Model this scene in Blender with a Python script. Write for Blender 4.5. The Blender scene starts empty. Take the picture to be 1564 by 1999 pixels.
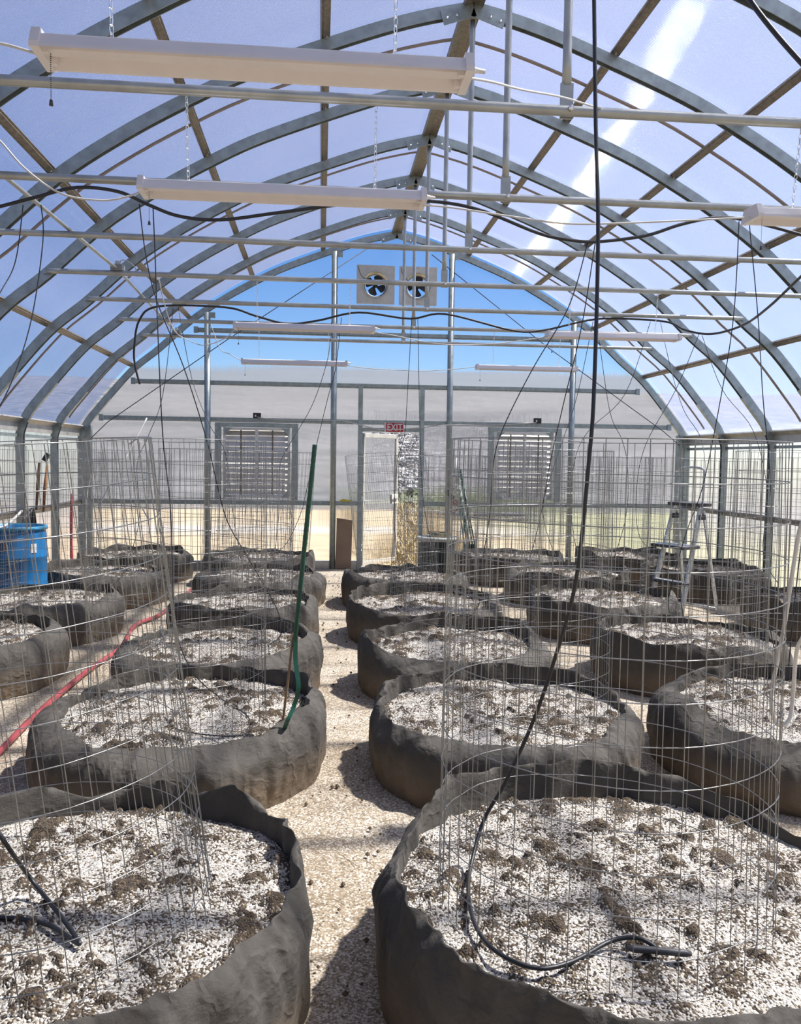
import bpy, math, random
from mathutils import Vector, Matrix, noise
from math import sin, cos, pi, radians

C = bpy.context.scene.collection
# ------------------------------------------------------------------ camera
cam_d = bpy.data.cameras.new('camera')
cam = bpy.data.objects.new('camera', cam_d)
C.objects.link(cam)
cam_d.sensor_fit = 'HORIZONTAL'
cam_d.sensor_width = 36.0
cam_d.lens = 36.0 * 1655.97 / 1564.0
cam_d.clip_start = 0.05
cam_d.clip_end = 9000
CF = Vector((0.09388431, 0.99360868, -0.06266996))
CR = Vector((0.99554988, -0.09318064, 0.0140645))
CU = Vector((-0.00813498, 0.06371151, 0.9979352))
M = Matrix((CR, CU, -CF)).transposed().to_4x4()
M.translation = Vector((-1.0442, -0.0324, 1.5982))
cam.matrix_world = M
bpy.context.scene.camera = cam

# ------------------------------------------------------------------ sky, sun, exposure
SUN_DIR = Vector((0.60, 0.06, 1.0)).normalized()
SUN_POWER = 12.0
SKY_STRENGTH = 0.118
EXPOSURE = 0.48
sc = bpy.context.scene
sc.view_settings.view_transform = 'Standard'
sc.view_settings.look = 'None'
sc.view_settings.gamma = 1.0
sc.view_settings.use_curve_mapping = False
sc.view_settings.exposure = EXPOSURE
w = bpy.data.worlds.new('sky_world')
sc.world = w
w.use_nodes = True
nt = w.node_tree
nt.nodes.clear()
sky = nt.nodes.new('ShaderNodeTexSky')
sky.sky_type = 'NISHITA'
sky.sun_disc = False
sky.sun_elevation = math.asin(SUN_DIR.z)
sky.sun_rotation = math.atan2(SUN_DIR.x, SUN_DIR.y)
sky.altitude = 600
sky.air_density = 0.85
sky.dust_density = 0.3
sky.ozone_density = 3.0
bg = nt.nodes.new('ShaderNodeBackground')
bg.inputs['Strength'].default_value = SKY_STRENGTH
wo = nt.nodes.new('ShaderNodeOutputWorld')
hs = nt.nodes.new('ShaderNodeHueSaturation')
hs.inputs['Saturation'].default_value = 1.27
hs.inputs['Hue'].default_value = 0.507
nt.links.new(sky.outputs[0], hs.inputs['Color'])
nt.links.new(hs.outputs[0], bg.inputs[0])
nt.links.new(bg.outputs[0], wo.inputs[0])
sd = bpy.data.lights.new('sun', 'SUN')
sd.energy = SUN_POWER
sd.angle = radians(1.8)
sd.color = (1.0, 0.945, 0.86)
sun = bpy.data.objects.new('sun', sd)
sun.rotation_euler = (-SUN_DIR).to_track_quat('-Z', 'Y').to_euler()
sun.location = (5, 0, 12)
C.objects.link(sun)
sc.cycles.transparent_max_bounces = 24
sc.cycles.max_bounces = 10
sc.cycles.transmission_bounces = 8
sc.cycles.caustics_refractive = False
sc.cycles.caustics_reflective = False

# ------------------------------------------------------------------ helpers
def tag(o, label=None, cat=None, group=None, kind=None):
    if label: o['label'] = label
    if cat: o['category'] = cat
    if group: o['group'] = group
    if kind: o['kind'] = kind
    return o

class MB:
    """collects faces and links them as one mesh object"""
    def __init__(s):
        s.v = []; s.f = []; s.sm = []
    def add(s, vs, fs, smooth=False):
        b = len(s.v)
        s.v += [tuple(p) for p in vs]
        s.f += [tuple(b + i for i in q) for q in fs]
        s.sm += [smooth] * len(fs)
        return s
    def box(s, c, d, rot=None):
        x, y, z = d[0] / 2, d[1] / 2, d[2] / 2
        vs = [Vector((a * x, b * y, e * z)) for e in (-1, 1) for b in (-1, 1) for a in (-1, 1)]
        if rot is not None: vs = [rot @ p for p in vs]
        cc = Vector(c)
        return s.add([p + cc for p in vs], [(0, 2, 3, 1), (4, 5, 7, 6), (0, 1, 5, 4), (2, 6, 7, 3), (0, 4, 6, 2), (1, 3, 7, 5)])
    def tube(s, pts, r, n=8, closed=False, cap=True):
        pts = [Vector(p) for p in pts]
        m = len(pts)
        rr = r if isinstance(r, (list, tuple)) else [r] * m
        ring = []
        up = None
        for i, p in enumerate(pts):
            if closed: t = pts[(i + 1) % m] - pts[i - 1]
            else: t = pts[min(i + 1, m - 1)] - pts[max(i - 1, 0)]
            if t.length < 1e-9: t = Vector((0, 0, 1))
            t.normalize()
            if up is None:
                a = Vector((0, 0, 1)) if abs(t.z) < 0.9 else Vector((1, 0, 0))
                up = (a - t * a.dot(t)).normalized()
            else:
                up = (up - t * up.dot(t))
                if up.length < 1e-6:
                    a = Vector((0, 0, 1)) if abs(t.z) < 0.9 else Vector((1, 0, 0))
                    up = a - t * a.dot(t)
                up.normalize()
            sd_ = t.cross(up)
            ring.append([p + (up * cos(2 * pi * k / n) + sd_ * sin(2 * pi * k / n)) * rr[i] for k in range(n)])
        vs = [q for R_ in ring for q in R_]
        fs = []
        for i in range(m if closed else m - 1):
            j = (i + 1) % m
            for k in range(n):
                l = (k + 1) % n
                fs.append((i * n + k, i * n + l, j * n + l, j * n + k))
        if cap and not closed:
            fs.append(tuple(range(n - 1, -1, -1)))
            fs.append(tuple((m - 1) * n + k for k in range(n)))
        return s.add(vs, fs, n > 4)
    def lathe(s, prof, c=(0, 0, 0), n=32, smooth=True):
        vs = [(c[0] + r * cos(2 * pi * k / n), c[1] + r * sin(2 * pi * k / n), c[2] + z) for r, z in prof for k in range(n)]
        fs = []
        for i in range(len(prof) - 1):
            for k in range(n):
                l = (k + 1) % n
                fs.append((i * n + k, i * n + l, (i + 1) * n + l, (i + 1) * n + k))
        return s.add(vs, fs, smooth)
    def sweep(s, path, sect, frame):
        """sect: 2-D points; frame(i) -> (origin, a, b)"""
        n = len(sect); m = len(path)
        vs = []
        for i in range(m):
            o_, a_, b_ = frame(i)
            vs += [o_ + a_ * u + b_ * v for u, v in sect]
        fs = [(i * n + k, i * n + (k + 1) % n, (i + 1) * n + (k + 1) % n, (i + 1) * n + k) for i in range(m - 1) for k in range(n)]
        fs += [tuple(range(n - 1, -1, -1)), tuple((m - 1) * n + k for k in range(n))]
        return s.add(vs, fs)
    def build(s, name, mat, parent=None, bevel=0, loc=None):
        me = bpy.data.meshes.new(name)
        off = Vector(loc) if loc else Vector((0, 0, 0))
        me.from_pydata([tuple(Vector(p) - off) for p in s.v], [], s.f)
        me.polygons.foreach_set('use_smooth', s.sm)
        me.materials.append(mat)
        me.update()
        o = bpy.data.objects.new(name, me)
        C.objects.link(o)
        o.location = off
        if parent is not None:
            o.parent = parent
            if loc is None or True:
                o.location = off - parent.location if parent.rotation_euler[:] == (0, 0, 0) else off
        if bevel:
            b = o.modifiers.new('bevel', 'BEVEL')
            b.width = bevel; b.segments = 2; b.limit_method = 'ANGLE'
        return o

def empty(name, loc, label, cat, group=None, kind=None):
    o = bpy.data.objects.new(name, None)
    o.empty_display_size = 0.1
    o.location = loc
    C.objects.link(o)
    return tag(o, label, cat, group, kind)

def smoothpath(pts, sub=6):
    P = [Vector(p) for p in pts]
    if len(P) < 3: return P
    out = []
    for i in range(len(P) - 1):
        p0 = P[max(i - 1, 0)]; p1 = P[i]; p2 = P[i + 1]; p3 = P[min(i + 2, len(P) - 1)]
        for k in range(sub):
            t = k / sub
            out.append(0.5 * ((2 * p1) + (p2 - p0) * t + (2 * p0 - 5 * p1 + 4 * p2 - p3) * t * t + (3 * p1 - p0 - 3 * p2 + p3) * t ** 3))
    out.append(P[-1])
    return out

# ------------------------------------------------------------------ materials
class NT:
    def __init__(s, name):
        s.m = bpy.data.materials.new(name); s.m.use_nodes = True
        s.t = s.m.node_tree; s.t.nodes.clear()
        s.out = s.n('ShaderNodeOutputMaterial')
    def n(s, typ, **kw):
        nd = s.t.nodes.new(typ)
        for k, v in kw.items():
            if k.startswith('i_'): 
                nd.inputs[int(k[2:])].default_value = v
            else: setattr(nd, k, v)
        return nd
    def l(s, a, b): s.t.links.new(a, b)
    def pos(s, obj=False):
        if obj: return s.n('ShaderNodeTexCoord').outputs['Object']
        return s.n('ShaderNodeNewGeometry').outputs['Position']
    def noise(s, vec, scale, detail=4, rough=0.6):
        nd = s.n('ShaderNodeTexNoise')
        nd.inputs['Scale'].default_value = scale; nd.inputs['Detail'].default_value = detail; nd.inputs['Roughness'].default_value = rough
        s.l(vec, nd.inputs['Vector']); return nd.outputs[0]
    def ramp(s, fac, stops, interp='LINEAR'):
        nd = s.n('ShaderNodeValToRGB'); cr = nd.color_ramp; cr.interpolation = interp
        while len(cr.elements) < len(stops): cr.elements.new(0.5)
        for e, (p, c) in zip(cr.elements, stops):
            e.position = p; e.color = (*c, 1) if len(c) == 3 else c
        s.l(fac, nd.inputs[0]); return nd.outputs[0]
    def math(s, op, a, b=None, clamp=False):
        nd = s.n('ShaderNodeMath', operation=op); nd.use_clamp = clamp
        for i, v in enumerate((a, b)):
            if v is None: continue
            if isinstance(v, (int, float)): nd.inputs[i].default_value = v
            else: s.l(v, nd.inputs[i])
        return nd.outputs[0]
    def mix(s, fac, a, b):
        nd = s.n('ShaderNodeMix', data_type='RGBA')
        for i, v in ((0, fac), (6, a), (7, b)):
            if isinstance(v, (int, float)): nd.inputs[i].default_value = v
            elif isinstance(v, tuple): nd.inputs[i].default_value = (*v, 1)
            else: s.l(v, nd.inputs[i])
        return nd.outputs[2]
    def bsdf(s, color, rough=0.6, metal=0.0, bump=None, bstr=0.3, bdist=0.01, **kw):
        b = s.n('ShaderNodeBsdfPrincipled')
        for k, v in (('Base Color', color), ('Roughness', rough), ('Metallic', metal)):
            if isinstance(v, tuple): b.inputs[k].default_value = (*v, 1)
            elif isinstance(v, (int, float)): b.inputs[k].default_value = v
            else: s.l(v, b.inputs[k])
        for k, v in kw.items(): b.inputs[k].default_value = v
        if bump is not None:
            bn = s.n('ShaderNodeBump'); bn.inputs['Strength'].default_value = bstr; bn.inputs['Distance'].default_value = bdist
            s.l(bump, bn.inputs['Height']); s.l(bn.outputs[0], b.inputs['Normal'])
        s.l(b.outputs[0], s.out.inputs[0]); return b

def simple(name, col, rough=0.5, metal=0.0, var=0.15, scale=20, **kw):
    t = NT(name)
    nz = t.noise(t.pos(True), scale, 4)
    c2 = tuple(max(0, c * (1 - var)) for c in col); c1 = tuple(min(1, c * (1 + var)) for c in col)
    t.bsdf(t.ramp(nz, [(0.3, c2), (0.7, c1)]), rough, metal, bump=nz, bstr=0.08, bdist=0.004, **kw)
    return t.m

def polycarb(name, axis, w_tr, w_rf, w_tl, ior, rough, amp_line, amp_fine, cells, tint, wave=0.0, haze=(0.9, 0.92, 1.0)):
    """twin-wall sheet: flutes scatter light across themselves (along `axis`)"""
    t = NT(name)
    P = t.pos()
    sep = t.n('ShaderNodeSeparateXYZ'); t.l(P, sep.inputs[0])
    co = sep.outputs['XYZ'.index(axis)]
    w1 = t.n('ShaderNodeTexWhiteNoise', noise_dimensions='1D')
    t.l(t.math('FLOOR', t.math('MULTIPLY', co, cells)), w1.inputs['W'])
    w2 = t.n('ShaderNodeTexWhiteNoise', noise_dimensions='3D')
    sc_ = t.n('ShaderNodeVectorMath', operation='SCALE'); t.l(P, sc_.inputs[0]); sc_.inputs['Scale'].default_value = 977.0
    t.l(sc_.outputs[0], w2.inputs['Vector'])
    r1 = t.math('MULTIPLY', t.math('SUBTRACT', w1.outputs['Value'], 0.5), amp_line)
    r2 = t.math('MULTIPLY', t.math('SUBTRACT', w2.outputs['Value'], 0.5), amp_fine)
    r = t.math('ADD', r1, r2)
    if wave:
        nz = t.noise(P, 0.9, 2, 0.5)
        r = t.math('ADD', r, t.math('MULTIPLY', t.math('SUBTRACT', nz, 0.5), wave))
    ax = Vector((1, 0, 0)) if axis == 'X' else Vector((0, 1, 0))
    vs = t.n('ShaderNodeVectorMath', operation='SCALE'); vs.inputs[0].default_value = ax; t.l(r, vs.inputs['Scale'])
    g = t.n('ShaderNodeNewGeometry')
    va = t.n('ShaderNodeVectorMath', operation='ADD'); t.l(g.outputs['Normal'], va.inputs[0]); t.l(vs.outputs[0], va.inputs[1])
    vn = t.n('ShaderNodeVectorMath', operation='NORMALIZE'); t.l(va.outputs[0], vn.inputs[0])
    rf = t.n('ShaderNodeBsdfRefraction'); rf.inputs['Color'].default_value = (*tint, 1); rf.inputs['Roughness'].default_value = rough
    rf.inputs['IOR'].default_value = ior; t.l(vn.outputs[0], rf.inputs['Normal'])
    tr = t.n('ShaderNodeBsdfTransparent'); tr.inputs[0].default_value = (*tint, 1)
    tl = t.n('ShaderNodeBsdfTranslucent'); tl.inputs[0].default_value = (*haze, 1)
    df = t.n('ShaderNodeBsdfDiffuse'); df.inputs[0].default_value = (*haze, 1)
    gl = t.n('ShaderNodeBsdfGlossy'); gl.inputs['Roughness'].default_value = 0.25
    tot = w_tr + w_rf + w_tl
    m0 = t.n('ShaderNodeMixShader'); m0.inputs[0].default_value = 0.3; t.l(tl.outputs[0], m0.inputs[1]); t.l(df.outputs[0], m0.inputs[2])
    m1 = t.n('ShaderNodeMixShader'); m1.inputs[0].default_value = w_rf / (w_tr + w_rf); t.l(tr.outputs[0], m1.inputs[1]); t.l(rf.outputs[0], m1.inputs[2])
    m2 = t.n('ShaderNodeMixShader'); m2.inputs[0].default_value = w_tl / tot
    t.l(m1.outputs[0], m2.inputs[1]); t.l(m0.outputs[0], m2.inputs[2])
    m3 = t.n('ShaderNodeMixShader'); m3.inputs[0].default_value = 0.05
    t.l(m2.outputs[0], m3.inputs[1]); t.l(gl.outputs[0], m3.inputs[2])
    t.l(m3.outputs[0], t.out.inputs[0])
    return t.m

ROOF = polycarb('roof_polycarbonate', 'Y', 0.46, 0.37, 0.165, 1.30, 0.14, 1.0, 0.9, 170, (0.91, 0.93, 1.0), haze=(0.80, 0.82, 0.96))
SIDE = polycarb('side_polycarbonate', 'Y', 0.06, 0.80, 0.14, 1.25, 0.28, 0.5, 0.6, 90, (0.94, 0.92, 0.95), haze=(0.88, 0.86, 0.88))
END = polycarb('end_polycarbonate', 'X', 0.16, 0.80, 0.035, 1.22, 0.09, 0.22, 0.5, 90, (0.92, 0.93, 0.97), wave=0.3)
STEEL = simple('galvanized_steel', (0.33, 0.375, 0.37), 0.42, 0.55, 0.22, 14)
STEELB = simple('galvanized_channel', (0.21, 0.18, 0.14), 0.45, 0.5, 0.35, 30)  # dark brown base colour stands in for the ground reflected in the purlins
PIPE = simple('galvanized_pipe', (0.40, 0.41, 0.39), 0.38, 0.55, 0.15, 9)
ALU = simple('aluminium_trim', (0.55, 0.53, 0.49), 0.4, 0.5, 0.15, 9)
ZINC = simple('zinc_wire', (0.27, 0.27, 0.26), 0.32, 0.75, 0.15, 40)
BRIGHT = simple('bright_bolt', (0.75, 0.75, 0.74), 0.25, 0.9, 0.1, 60)
JOINT = simple('brown_sheet_joint', (0.30, 0.24, 0.20), 0.5, 0.0, 0.15, 9)
LAMP = simple('white_lamp_enamel', (0.93, 0.88, 0.86), 0.35, 0.0, 0.03, 9)
CORD = simple('white_cord', (0.70, 0.69, 0.66), 0.5, 0.0, 0.05, 30)
BLACK = simple('black_poly', (0.016, 0.016, 0.018), 0.42, 0.0, 0.3, 30)
BOXG = simple('grey_box', (0.28, 0.28, 0.27), 0.5, 0.2, 0.2, 30)
FANP = simple('fan_panel', (0.62, 0.60, 0.54), 0.45, 0.3, 0.1, 10)
GREEN = simple('green_enamel', (0.008, 0.075, 0.045), 0.38, 0.0, 0.25, 30)
BAMBOO = simple('bamboo_cane', (0.30, 0.19, 0.10), 0.6, 0.0, 0.3, 30)
RED = simple('faded_red_hose', (0.38, 0.075, 0.08), 0.5, 0.0, 0.3, 10)
REDP = simple('red_pipe', (0.55, 0.03, 0.06), 0.4, 0.0, 0.2, 20)
WHITEP = simple('white_pvc', (0.78, 0.77, 0.72), 0.4, 0.0, 0.08, 20)
BLUE = simple('blue_drum_plastic', (0.012, 0.17, 0.42), 0.35, 0.0, 0.22, 7)
CAN = simple('dark_green_plastic', (0.012, 0.022, 0.022), 0.5, 0.0, 0.3, 7)
LADD = simple('ladder_aluminium', (0.55, 0.56, 0.55), 0.38, 0.6, 0.25, 25)
DARKP = simple('dark_plastic', (0.05, 0.05, 0.055), 0.55, 0.0, 0.25, 25)
WOOD = simple('brown_board', (0.27, 0.19, 0.13), 0.7, 0.0, 0.15, 5)
SIGNR = simple('sign_red', (0.55, 0.015, 0.03), 0.4, 0.0, 0.08, 20)
SIGNW = simple('sign_white', (0.85, 0.83, 0.8), 0.4, 0.0, 0.03, 20)
YELLOW = simple('yellow_tool', (0.70, 0.55, 0.05), 0.4, 0.0, 0.1, 20)
ORANGE = simple('orange_strap', (0.45, 0.22, 0.10), 0.6, 0.0, 0.3, 20)
STRAW = simple('straw', (0.42, 0.34, 0.20), 0.7, 0.0, 0.25, 20)
LOUV = simple('louver_slat', (0.78, 0.76, 0.72), 0.45, 0.3, 0.12, 10)

def fabric_mat():
    t = NT('geotextile_fabric')
    P = t.pos()
    a = t.noise(P, 5, 6, 0.65); b = t.noise(P, 420, 2, 0.5)
    mp = t.n('ShaderNodeMapping'); mp.inputs['Scale'].default_value = (3, 3, 5); mp.inputs['Rotation'].default_value = (.5, .4, 0); t.l(P, mp.inputs[0])
    c = t.noise(mp.outputs[0], 3, 4, 0.6)
    base = t.ramp(a, [(0.25, (0.034, 0.030, 0.025)), (0.75, (0.092, 0.083, 0.070))])
    fib = t.mix(t.math('MULTIPLY', b, 0.35), base, (0.15, 0.138, 0.118))
    sep = t.n('ShaderNodeSeparateXYZ'); t.l(P, sep.inputs[0])
    # dust splashed up the lowest few centimetres
    low = t.math('SUBTRACT', t.math('ADD', 0.16, t.math('MULTIPLY', c, 0.12)), sep.outputs[2])
    lw = t.math('MULTIPLY', low, 6.0, True)
    col = t.mix(t.math('MULTIPLY', lw, 0.55), fib, (0.26, 0.19, 0.12))
    rd = t.math('ABSOLUTE', t.math('SUBTRACT', t.noise(P, 7, 3, 0.5), 0.5))
    rd = t.math('MULTIPLY', t.math('SUBTRACT', 0.06, rd), 8.0, True)
    h = t.math('ADD', t.math('ADD', c, t.math('MULTIPLY', rd, 0.55)), t.math('MULTIPLY', b, 0.08))
    bs = t.bsdf(col, 0.85, 0, bump=h, bstr=0.7, bdist=0.018)
    return t.m
FABRIC = fabric_mat()

def soil_mat():
    t = NT('perlite_potting_mix')
    P = t.pos()
    v = t.n('ShaderNodeTexVoronoi', feature='F1'); v.inputs['Scale'].default_value = 175; t.l(P, v.inputs['Vector'])
    sc_ = t.n('ShaderNodeSeparateColor'); t.l(v.outputs['Color'], sc_.inputs[0])
    n1 = t.noise(P, 5.5, 5, 0.7)
    at = t.n('ShaderNodeAttribute', attribute_name='clod')
    cov = t.math('ADD', t.math('MULTIPLY', n1, 1.9), -0.22)
    cov = t.math('SUBTRACT', cov, t.math('MULTIPLY', at.outputs['Fac'], 0.85))
    isp = t.math('MULTIPLY', t.math('SUBTRACT', cov, sc_.outputs[0]), 5.0, True)
    white = t.ramp(sc_.outputs[1], [(0.0, (0.46, 0.41, 0.33)), (0.5, (0.72, 0.68, 0.61)), (1.0, (0.88, 0.85, 0.80))])
    dark = t.ramp(sc_.outputs[2], [(0.0, (0.035, 0.024, 0.016)), (0.8, (0.11, 0.08, 0.055)), (1.0, (0.25, 0.19, 0.10))])
    col = t.mix(isp, dark, white)
    dd = t.math('MULTIPLY', v.outputs['Distance'], -1.0)
    h = t.math('ADD', dd, t.math('MULTIPLY', sc_.outputs[1], 0.35))
    t.bsdf(col, 0.9, 0, bump=h, bstr=0.9, bdist=0.006)
    return t.m
SOIL = soil_mat()

def dirt_mat():
    t = NT('tan_dirt_with_perlite')
    P = t.pos()
    v = t.n('ShaderNodeTexVoronoi', feature='F1'); v.inputs['Scale'].default_value = 150; t.l(P, v.inputs['Vector'])
    sc_ = t.n('ShaderNodeSeparateColor'); t.l(v.outputs['Color'], sc_.inputs[0])
    n1 = t.noise(P, 1.6, 5, 0.65); n2 = t.noise(P, 30, 5, 0.7)
    base = t.ramp(n2, [(0.25, (0.17, 0.125, 0.08)), (0.5, (0.36, 0.285, 0.195)), (0.8, (0.52, 0.435, 0.32))])
    fac = t.math('MULTIPLY', t.math('SUBTRACT', t.math('SUBTRACT', t.math('MULTIPLY', n1, 1.7), 0.30), sc_.outputs[0]), 5, True)
    white = t.ramp(sc_.outputs[1], [(0, (0.52, 0.44, 0.32)), (1, (0.86, 0.80, 0.70))])
    dk = t.math('GREATER_THAN', sc_.outputs[2], 0.82)
    c1 = t.mix(fac, base, white)
    c2 = t.mix(t.math('MULTIPLY', dk, 0.6), c1, (0.10, 0.07, 0.045))
    h = t.math('ADD', t.math('MULTIPLY', v.outputs['Distance'], -0.6), n2)
    t.bsdf(c2, 0.95, 0, bump=h, bstr=0.5, bdist=0.006)
    return t.m
DIRT = dirt_mat()

def field_mat():
    t = NT('dry_field')
    P = t.pos()
    n1 = t.noise(P, 0.12, 5, 0.6); n2 = t.noise(P, 2.0, 5, 0.7)
    sep = t.n('ShaderNodeSeparateXYZ'); t.l(P, sep.inputs[0])
    dry = t.ramp(n2, [(0.3, (0.22, 0.165, 0.10)), (0.7, (0.37, 0.30, 0.20))])
    grav = t.ramp(n2, [(0.3, (0.24, 0.215, 0.19)), (0.7, (0.36, 0.335, 0.30))])
    grn = t.ramp(n2, [(0.3, (0.12, 0.12, 0.065)), (0.7, (0.24, 0.235, 0.13))])
    # a gravel track runs across behind the greenhouse
    tr = t.math('MULTIPLY', t.math('SUBTRACT', 1.6, t.math('ABSOLUTE', t.math('SUBTRACT', sep.outputs[1], t.math('ADD', 19.5, t.math('MULTIPLY', n1, 3.0))))), 1.0, True)
    far = t.math('MULTIPLY', t.math('SUBTRACT', t.math('ABSOLUTE', sep.outputs[0]), t.math('ADD', 10.0, t.math('MULTIPLY', n1, 4.0))), 0.5, True)
    c = t.mix(tr, dry, grav)
    gm = t.math('MULTIPLY', t.math('SUBTRACT', t.math('ADD', sep.outputs[0], t.math('MULTIPLY', n1, 6)), 5.0), 0.35, True)
    c = t.mix(gm, c, grn)
    c = t.mix(far, c, (0.115, 0.118, 0.125))
    t.bsdf(c, 0.95)
    return t.m
FIELD = field_mat()

def hill_mat():
    t = NT('town_hillside')
    P = t.pos()
    v = t.n('ShaderNodeTexVoronoi', feature='F1'); v.inputs['Scale'].default_value = 0.035; t.l(P, v.inputs['Vector'])
    sc_ = t.n('ShaderNodeSeparateColor'); t.l(v.outputs['Color'], sc_.inputs[0])
    n1 = t.noise(P, 0.004, 5, 0.65)
    base = t.ramp(n1, [(0.3, (0.035, 0.042, 0.042)), (0.7, (0.10, 0.095, 0.09))])
    hs = t.math('GREATER_THAN', sc_.outputs[0], 0.62)
    c = t.mix(t.math('MULTIPLY', hs, 0.6), base, (0.17, 0.165, 0.17))
    t.bsdf(c, 0.95)
    return t.m
HILL = hill_mat()

def wloc(o):
    p = Vector((0, 0, 0))
    while o is not None:
        p = p + o.location; o = o.parent
    return p

def put(mb, name, mat, parent=None, bevel=0, at=None):
    """geometry is given in world space; the object's origin goes to `at`"""
    off = Vector(at) if at is not None else (wloc(parent) if parent is not None else Vector((0, 0, 0)))
    me = bpy.data.meshes.new(name)
    me.from_pydata([tuple(Vector(p) - off) for p in mb.v], [], mb.f)
    me.polygons.foreach_set('use_smooth', mb.sm)
    me.materials.append(mat); me.update()
    o = bpy.data.objects.new(name, me); C.objects.link(o)
    if parent is not None:
        o.parent = parent; o.location = off - wloc(parent)
    else: o.location = off
    if bevel:
        b = o.modifiers.new('bevel', 'BEVEL'); b.width = bevel; b.segments = 2; b.limit_method = 'ANGLE'
    return o

def struct(mb, name, mat, at=None, bevel=0):
    return tag(put(mb, name, mat, None, bevel, at), kind='structure')

def copy_tree(o, parent=None):
    c = o.copy(); C.objects.link(c)
    if parent is not None: c.parent = parent
    for ch in list(o.children): copy_tree(ch, c)
    return c

BACK = 12.2; FRONT = -2.44; BAY = 1.22
# centre line of one half of a roof frame, ground to ridge
HALF = [(4.37, 0.0), (4.37, 0.9), (4.37, 1.70), (4.355, 1.86), (4.285, 2.03), (4.16, 2.20), (3.69, 2.755), (3.31, 3.075), (2.86, 3.485), (2.42, 3.79), (1.98, 4.045), (1.56, 4.255), (0.85, 4.53), (0.40, 4.68), (0.0, 4.775)]
def half_path(s, sub=4, start=0):
    P = smoothpath([(s * x, 0, z) for x, z in HALF[start:]], sub)
    return P
def offset_path(P, d, s):
    out = []
    for i, p in enumerate(P):
        t = (P[min(i + 1, len(P) - 1)] - P[max(i - 1, 0)]).normalized()
        nrm = Vector((t.z, 0, -t.x)) * s          # outward
        q = p + nrm * d
        out.append(q)
    out[-1].x = 0
    return out
def outline_z(x, d=0.06):
    P = offset_path(half_path(1, 4, 5), d, 1)
    ax = abs(x)
    for a, b in zip(P, P[1:]):
        if b.x <= ax <= a.x:
            f = (ax - b.x) / max(1e-6, a.x - b.x)
            return b.z + (a.z - b.z) * f
    return P[0].z if ax > 1 else P[-1].z

# ------------------------------------------------------------------ ground and land outside
g = MB()
nx, ny = 90, 160
vs = []
for j in range(ny + 1):
    for i in range(nx + 1):
        x = -4.45 + 8.9 * i / nx; y = -3.1 + 15.5 * j / ny
        z = 0.012 * noise.noise(Vector((x * 2.2, y * 2.2, 0))) + 0.006 * noise.noise(Vector((x * 9, y * 9, 3)))
        if abs(x) > 4.2 or y > 12: z *= 0.3
        vs.append((x, y, z))
g.add(vs, [(j * (nx + 1) + i, j * (nx + 1) + i + 1, (j + 1) * (nx + 1) + i + 1, (j + 1) * (nx + 1) + i) for j in range(ny) for i in range(nx)], True)
struct(g, 'floor', DIRT)
g = MB()
def land(x, y):
    if y < 30: z = -0.05 if abs(x) < 30 else -0.05
    elif y < 1400: z = -0.05 - 75 * (min(1, (y - 30) / 1100.0)) ** 0.9
    else: z = -75 + 500 * ((y - 1400) / 3600.0) ** 0.82
    if y < 900: z += max(0, abs(x) - 26 - max(0, y) * .75) * .26
    if y > 60: z += 14 * noise.noise(Vector((x * 0.0016, y * 0.0016, 0))) * min(1, y / 1500.0)
    if y > 1400: z += (55 * noise.noise(Vector((x * 0.0011, y * 0.0011, 7))) + 22 * noise.noise(Vector((x * 0.0035, y * 0.0035, 9)))) * min(1, (y - 1400) / 1200.0)
    return z
ys = [-60, -20, -3.2, 5, 12.4, 16, 20, 25, 30, 34, 45, 70, 120, 220, 400, 700, 1000, 1300] + [1500 + 160 * k for k in range(22)]
xs = [-1.0 + 2.0 * i / 60 for i in range(61)]
vs = []
for y in ys:
    hw = 60 + max(0, y) * 0.75
    for t in xs: vs.append((t * hw, y, land(t * hw, y) - (0.02 if y < 13 else 0)))
fs_n, fs_f = [], []
for j in range(len(ys) - 1):
    for i in range(60):
        q = (j * 61 + i, j * 61 + i + 1, (j + 1) * 61 + i + 1, (j + 1) * 61 + i)
        (fs_n if ys[j] < 30 and abs(vs[q[0]][0]) < 27 and abs(vs[q[1]][0]) < 27 else fs_f).append(q)
g1 = MB(); g1.add(vs, fs_n, False); struct(g1, 'floor', FIELD)
g2 = MB(); g2.add(vs, fs_f, True); struct(g2, 'trim_1', HILL)

random.seed(5)
hb = MB()
for k in range(9000):
    y = random.uniform(1420, 2500); x = y * random.uniform(0.06, 0.20)
    s_ = random.uniform(3, 7); z = land(x, y)
    hb.box((x, y, z + 1.5), (s_, s_ * 0.8, 4), Matrix.Rotation(random.uniform(0, 3), 3, 'Z'))
def house_mat():
    t = NT('far_house_walls')
    v = t.n('ShaderNodeTexWhiteNoise', noise_dimensions='3D')
    sn = t.n('ShaderNodeVectorMath', operation='SNAP'); t.l(t.pos(), sn.inputs[0]); sn.inputs[1].default_value = (17, 17, 900)
    t.l(sn.outputs[0], v.inputs['Vector'])
    t.bsdf(t.ramp(v.outputs['Value'], [(0, (0.16, 0.15, 0.15)), (0.4, (0.34, 0.31, 0.29)), (0.75, (0.55, 0.52, 0.48)), (1, (0.85, 0.84, 0.82))]), 0.8)
    return t.m
tag(put(hb, 'distant_houses', house_mat()), 'tiny pale houses of the town on the hillside seen through the open door', 'houses', kind='stuff')
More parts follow.
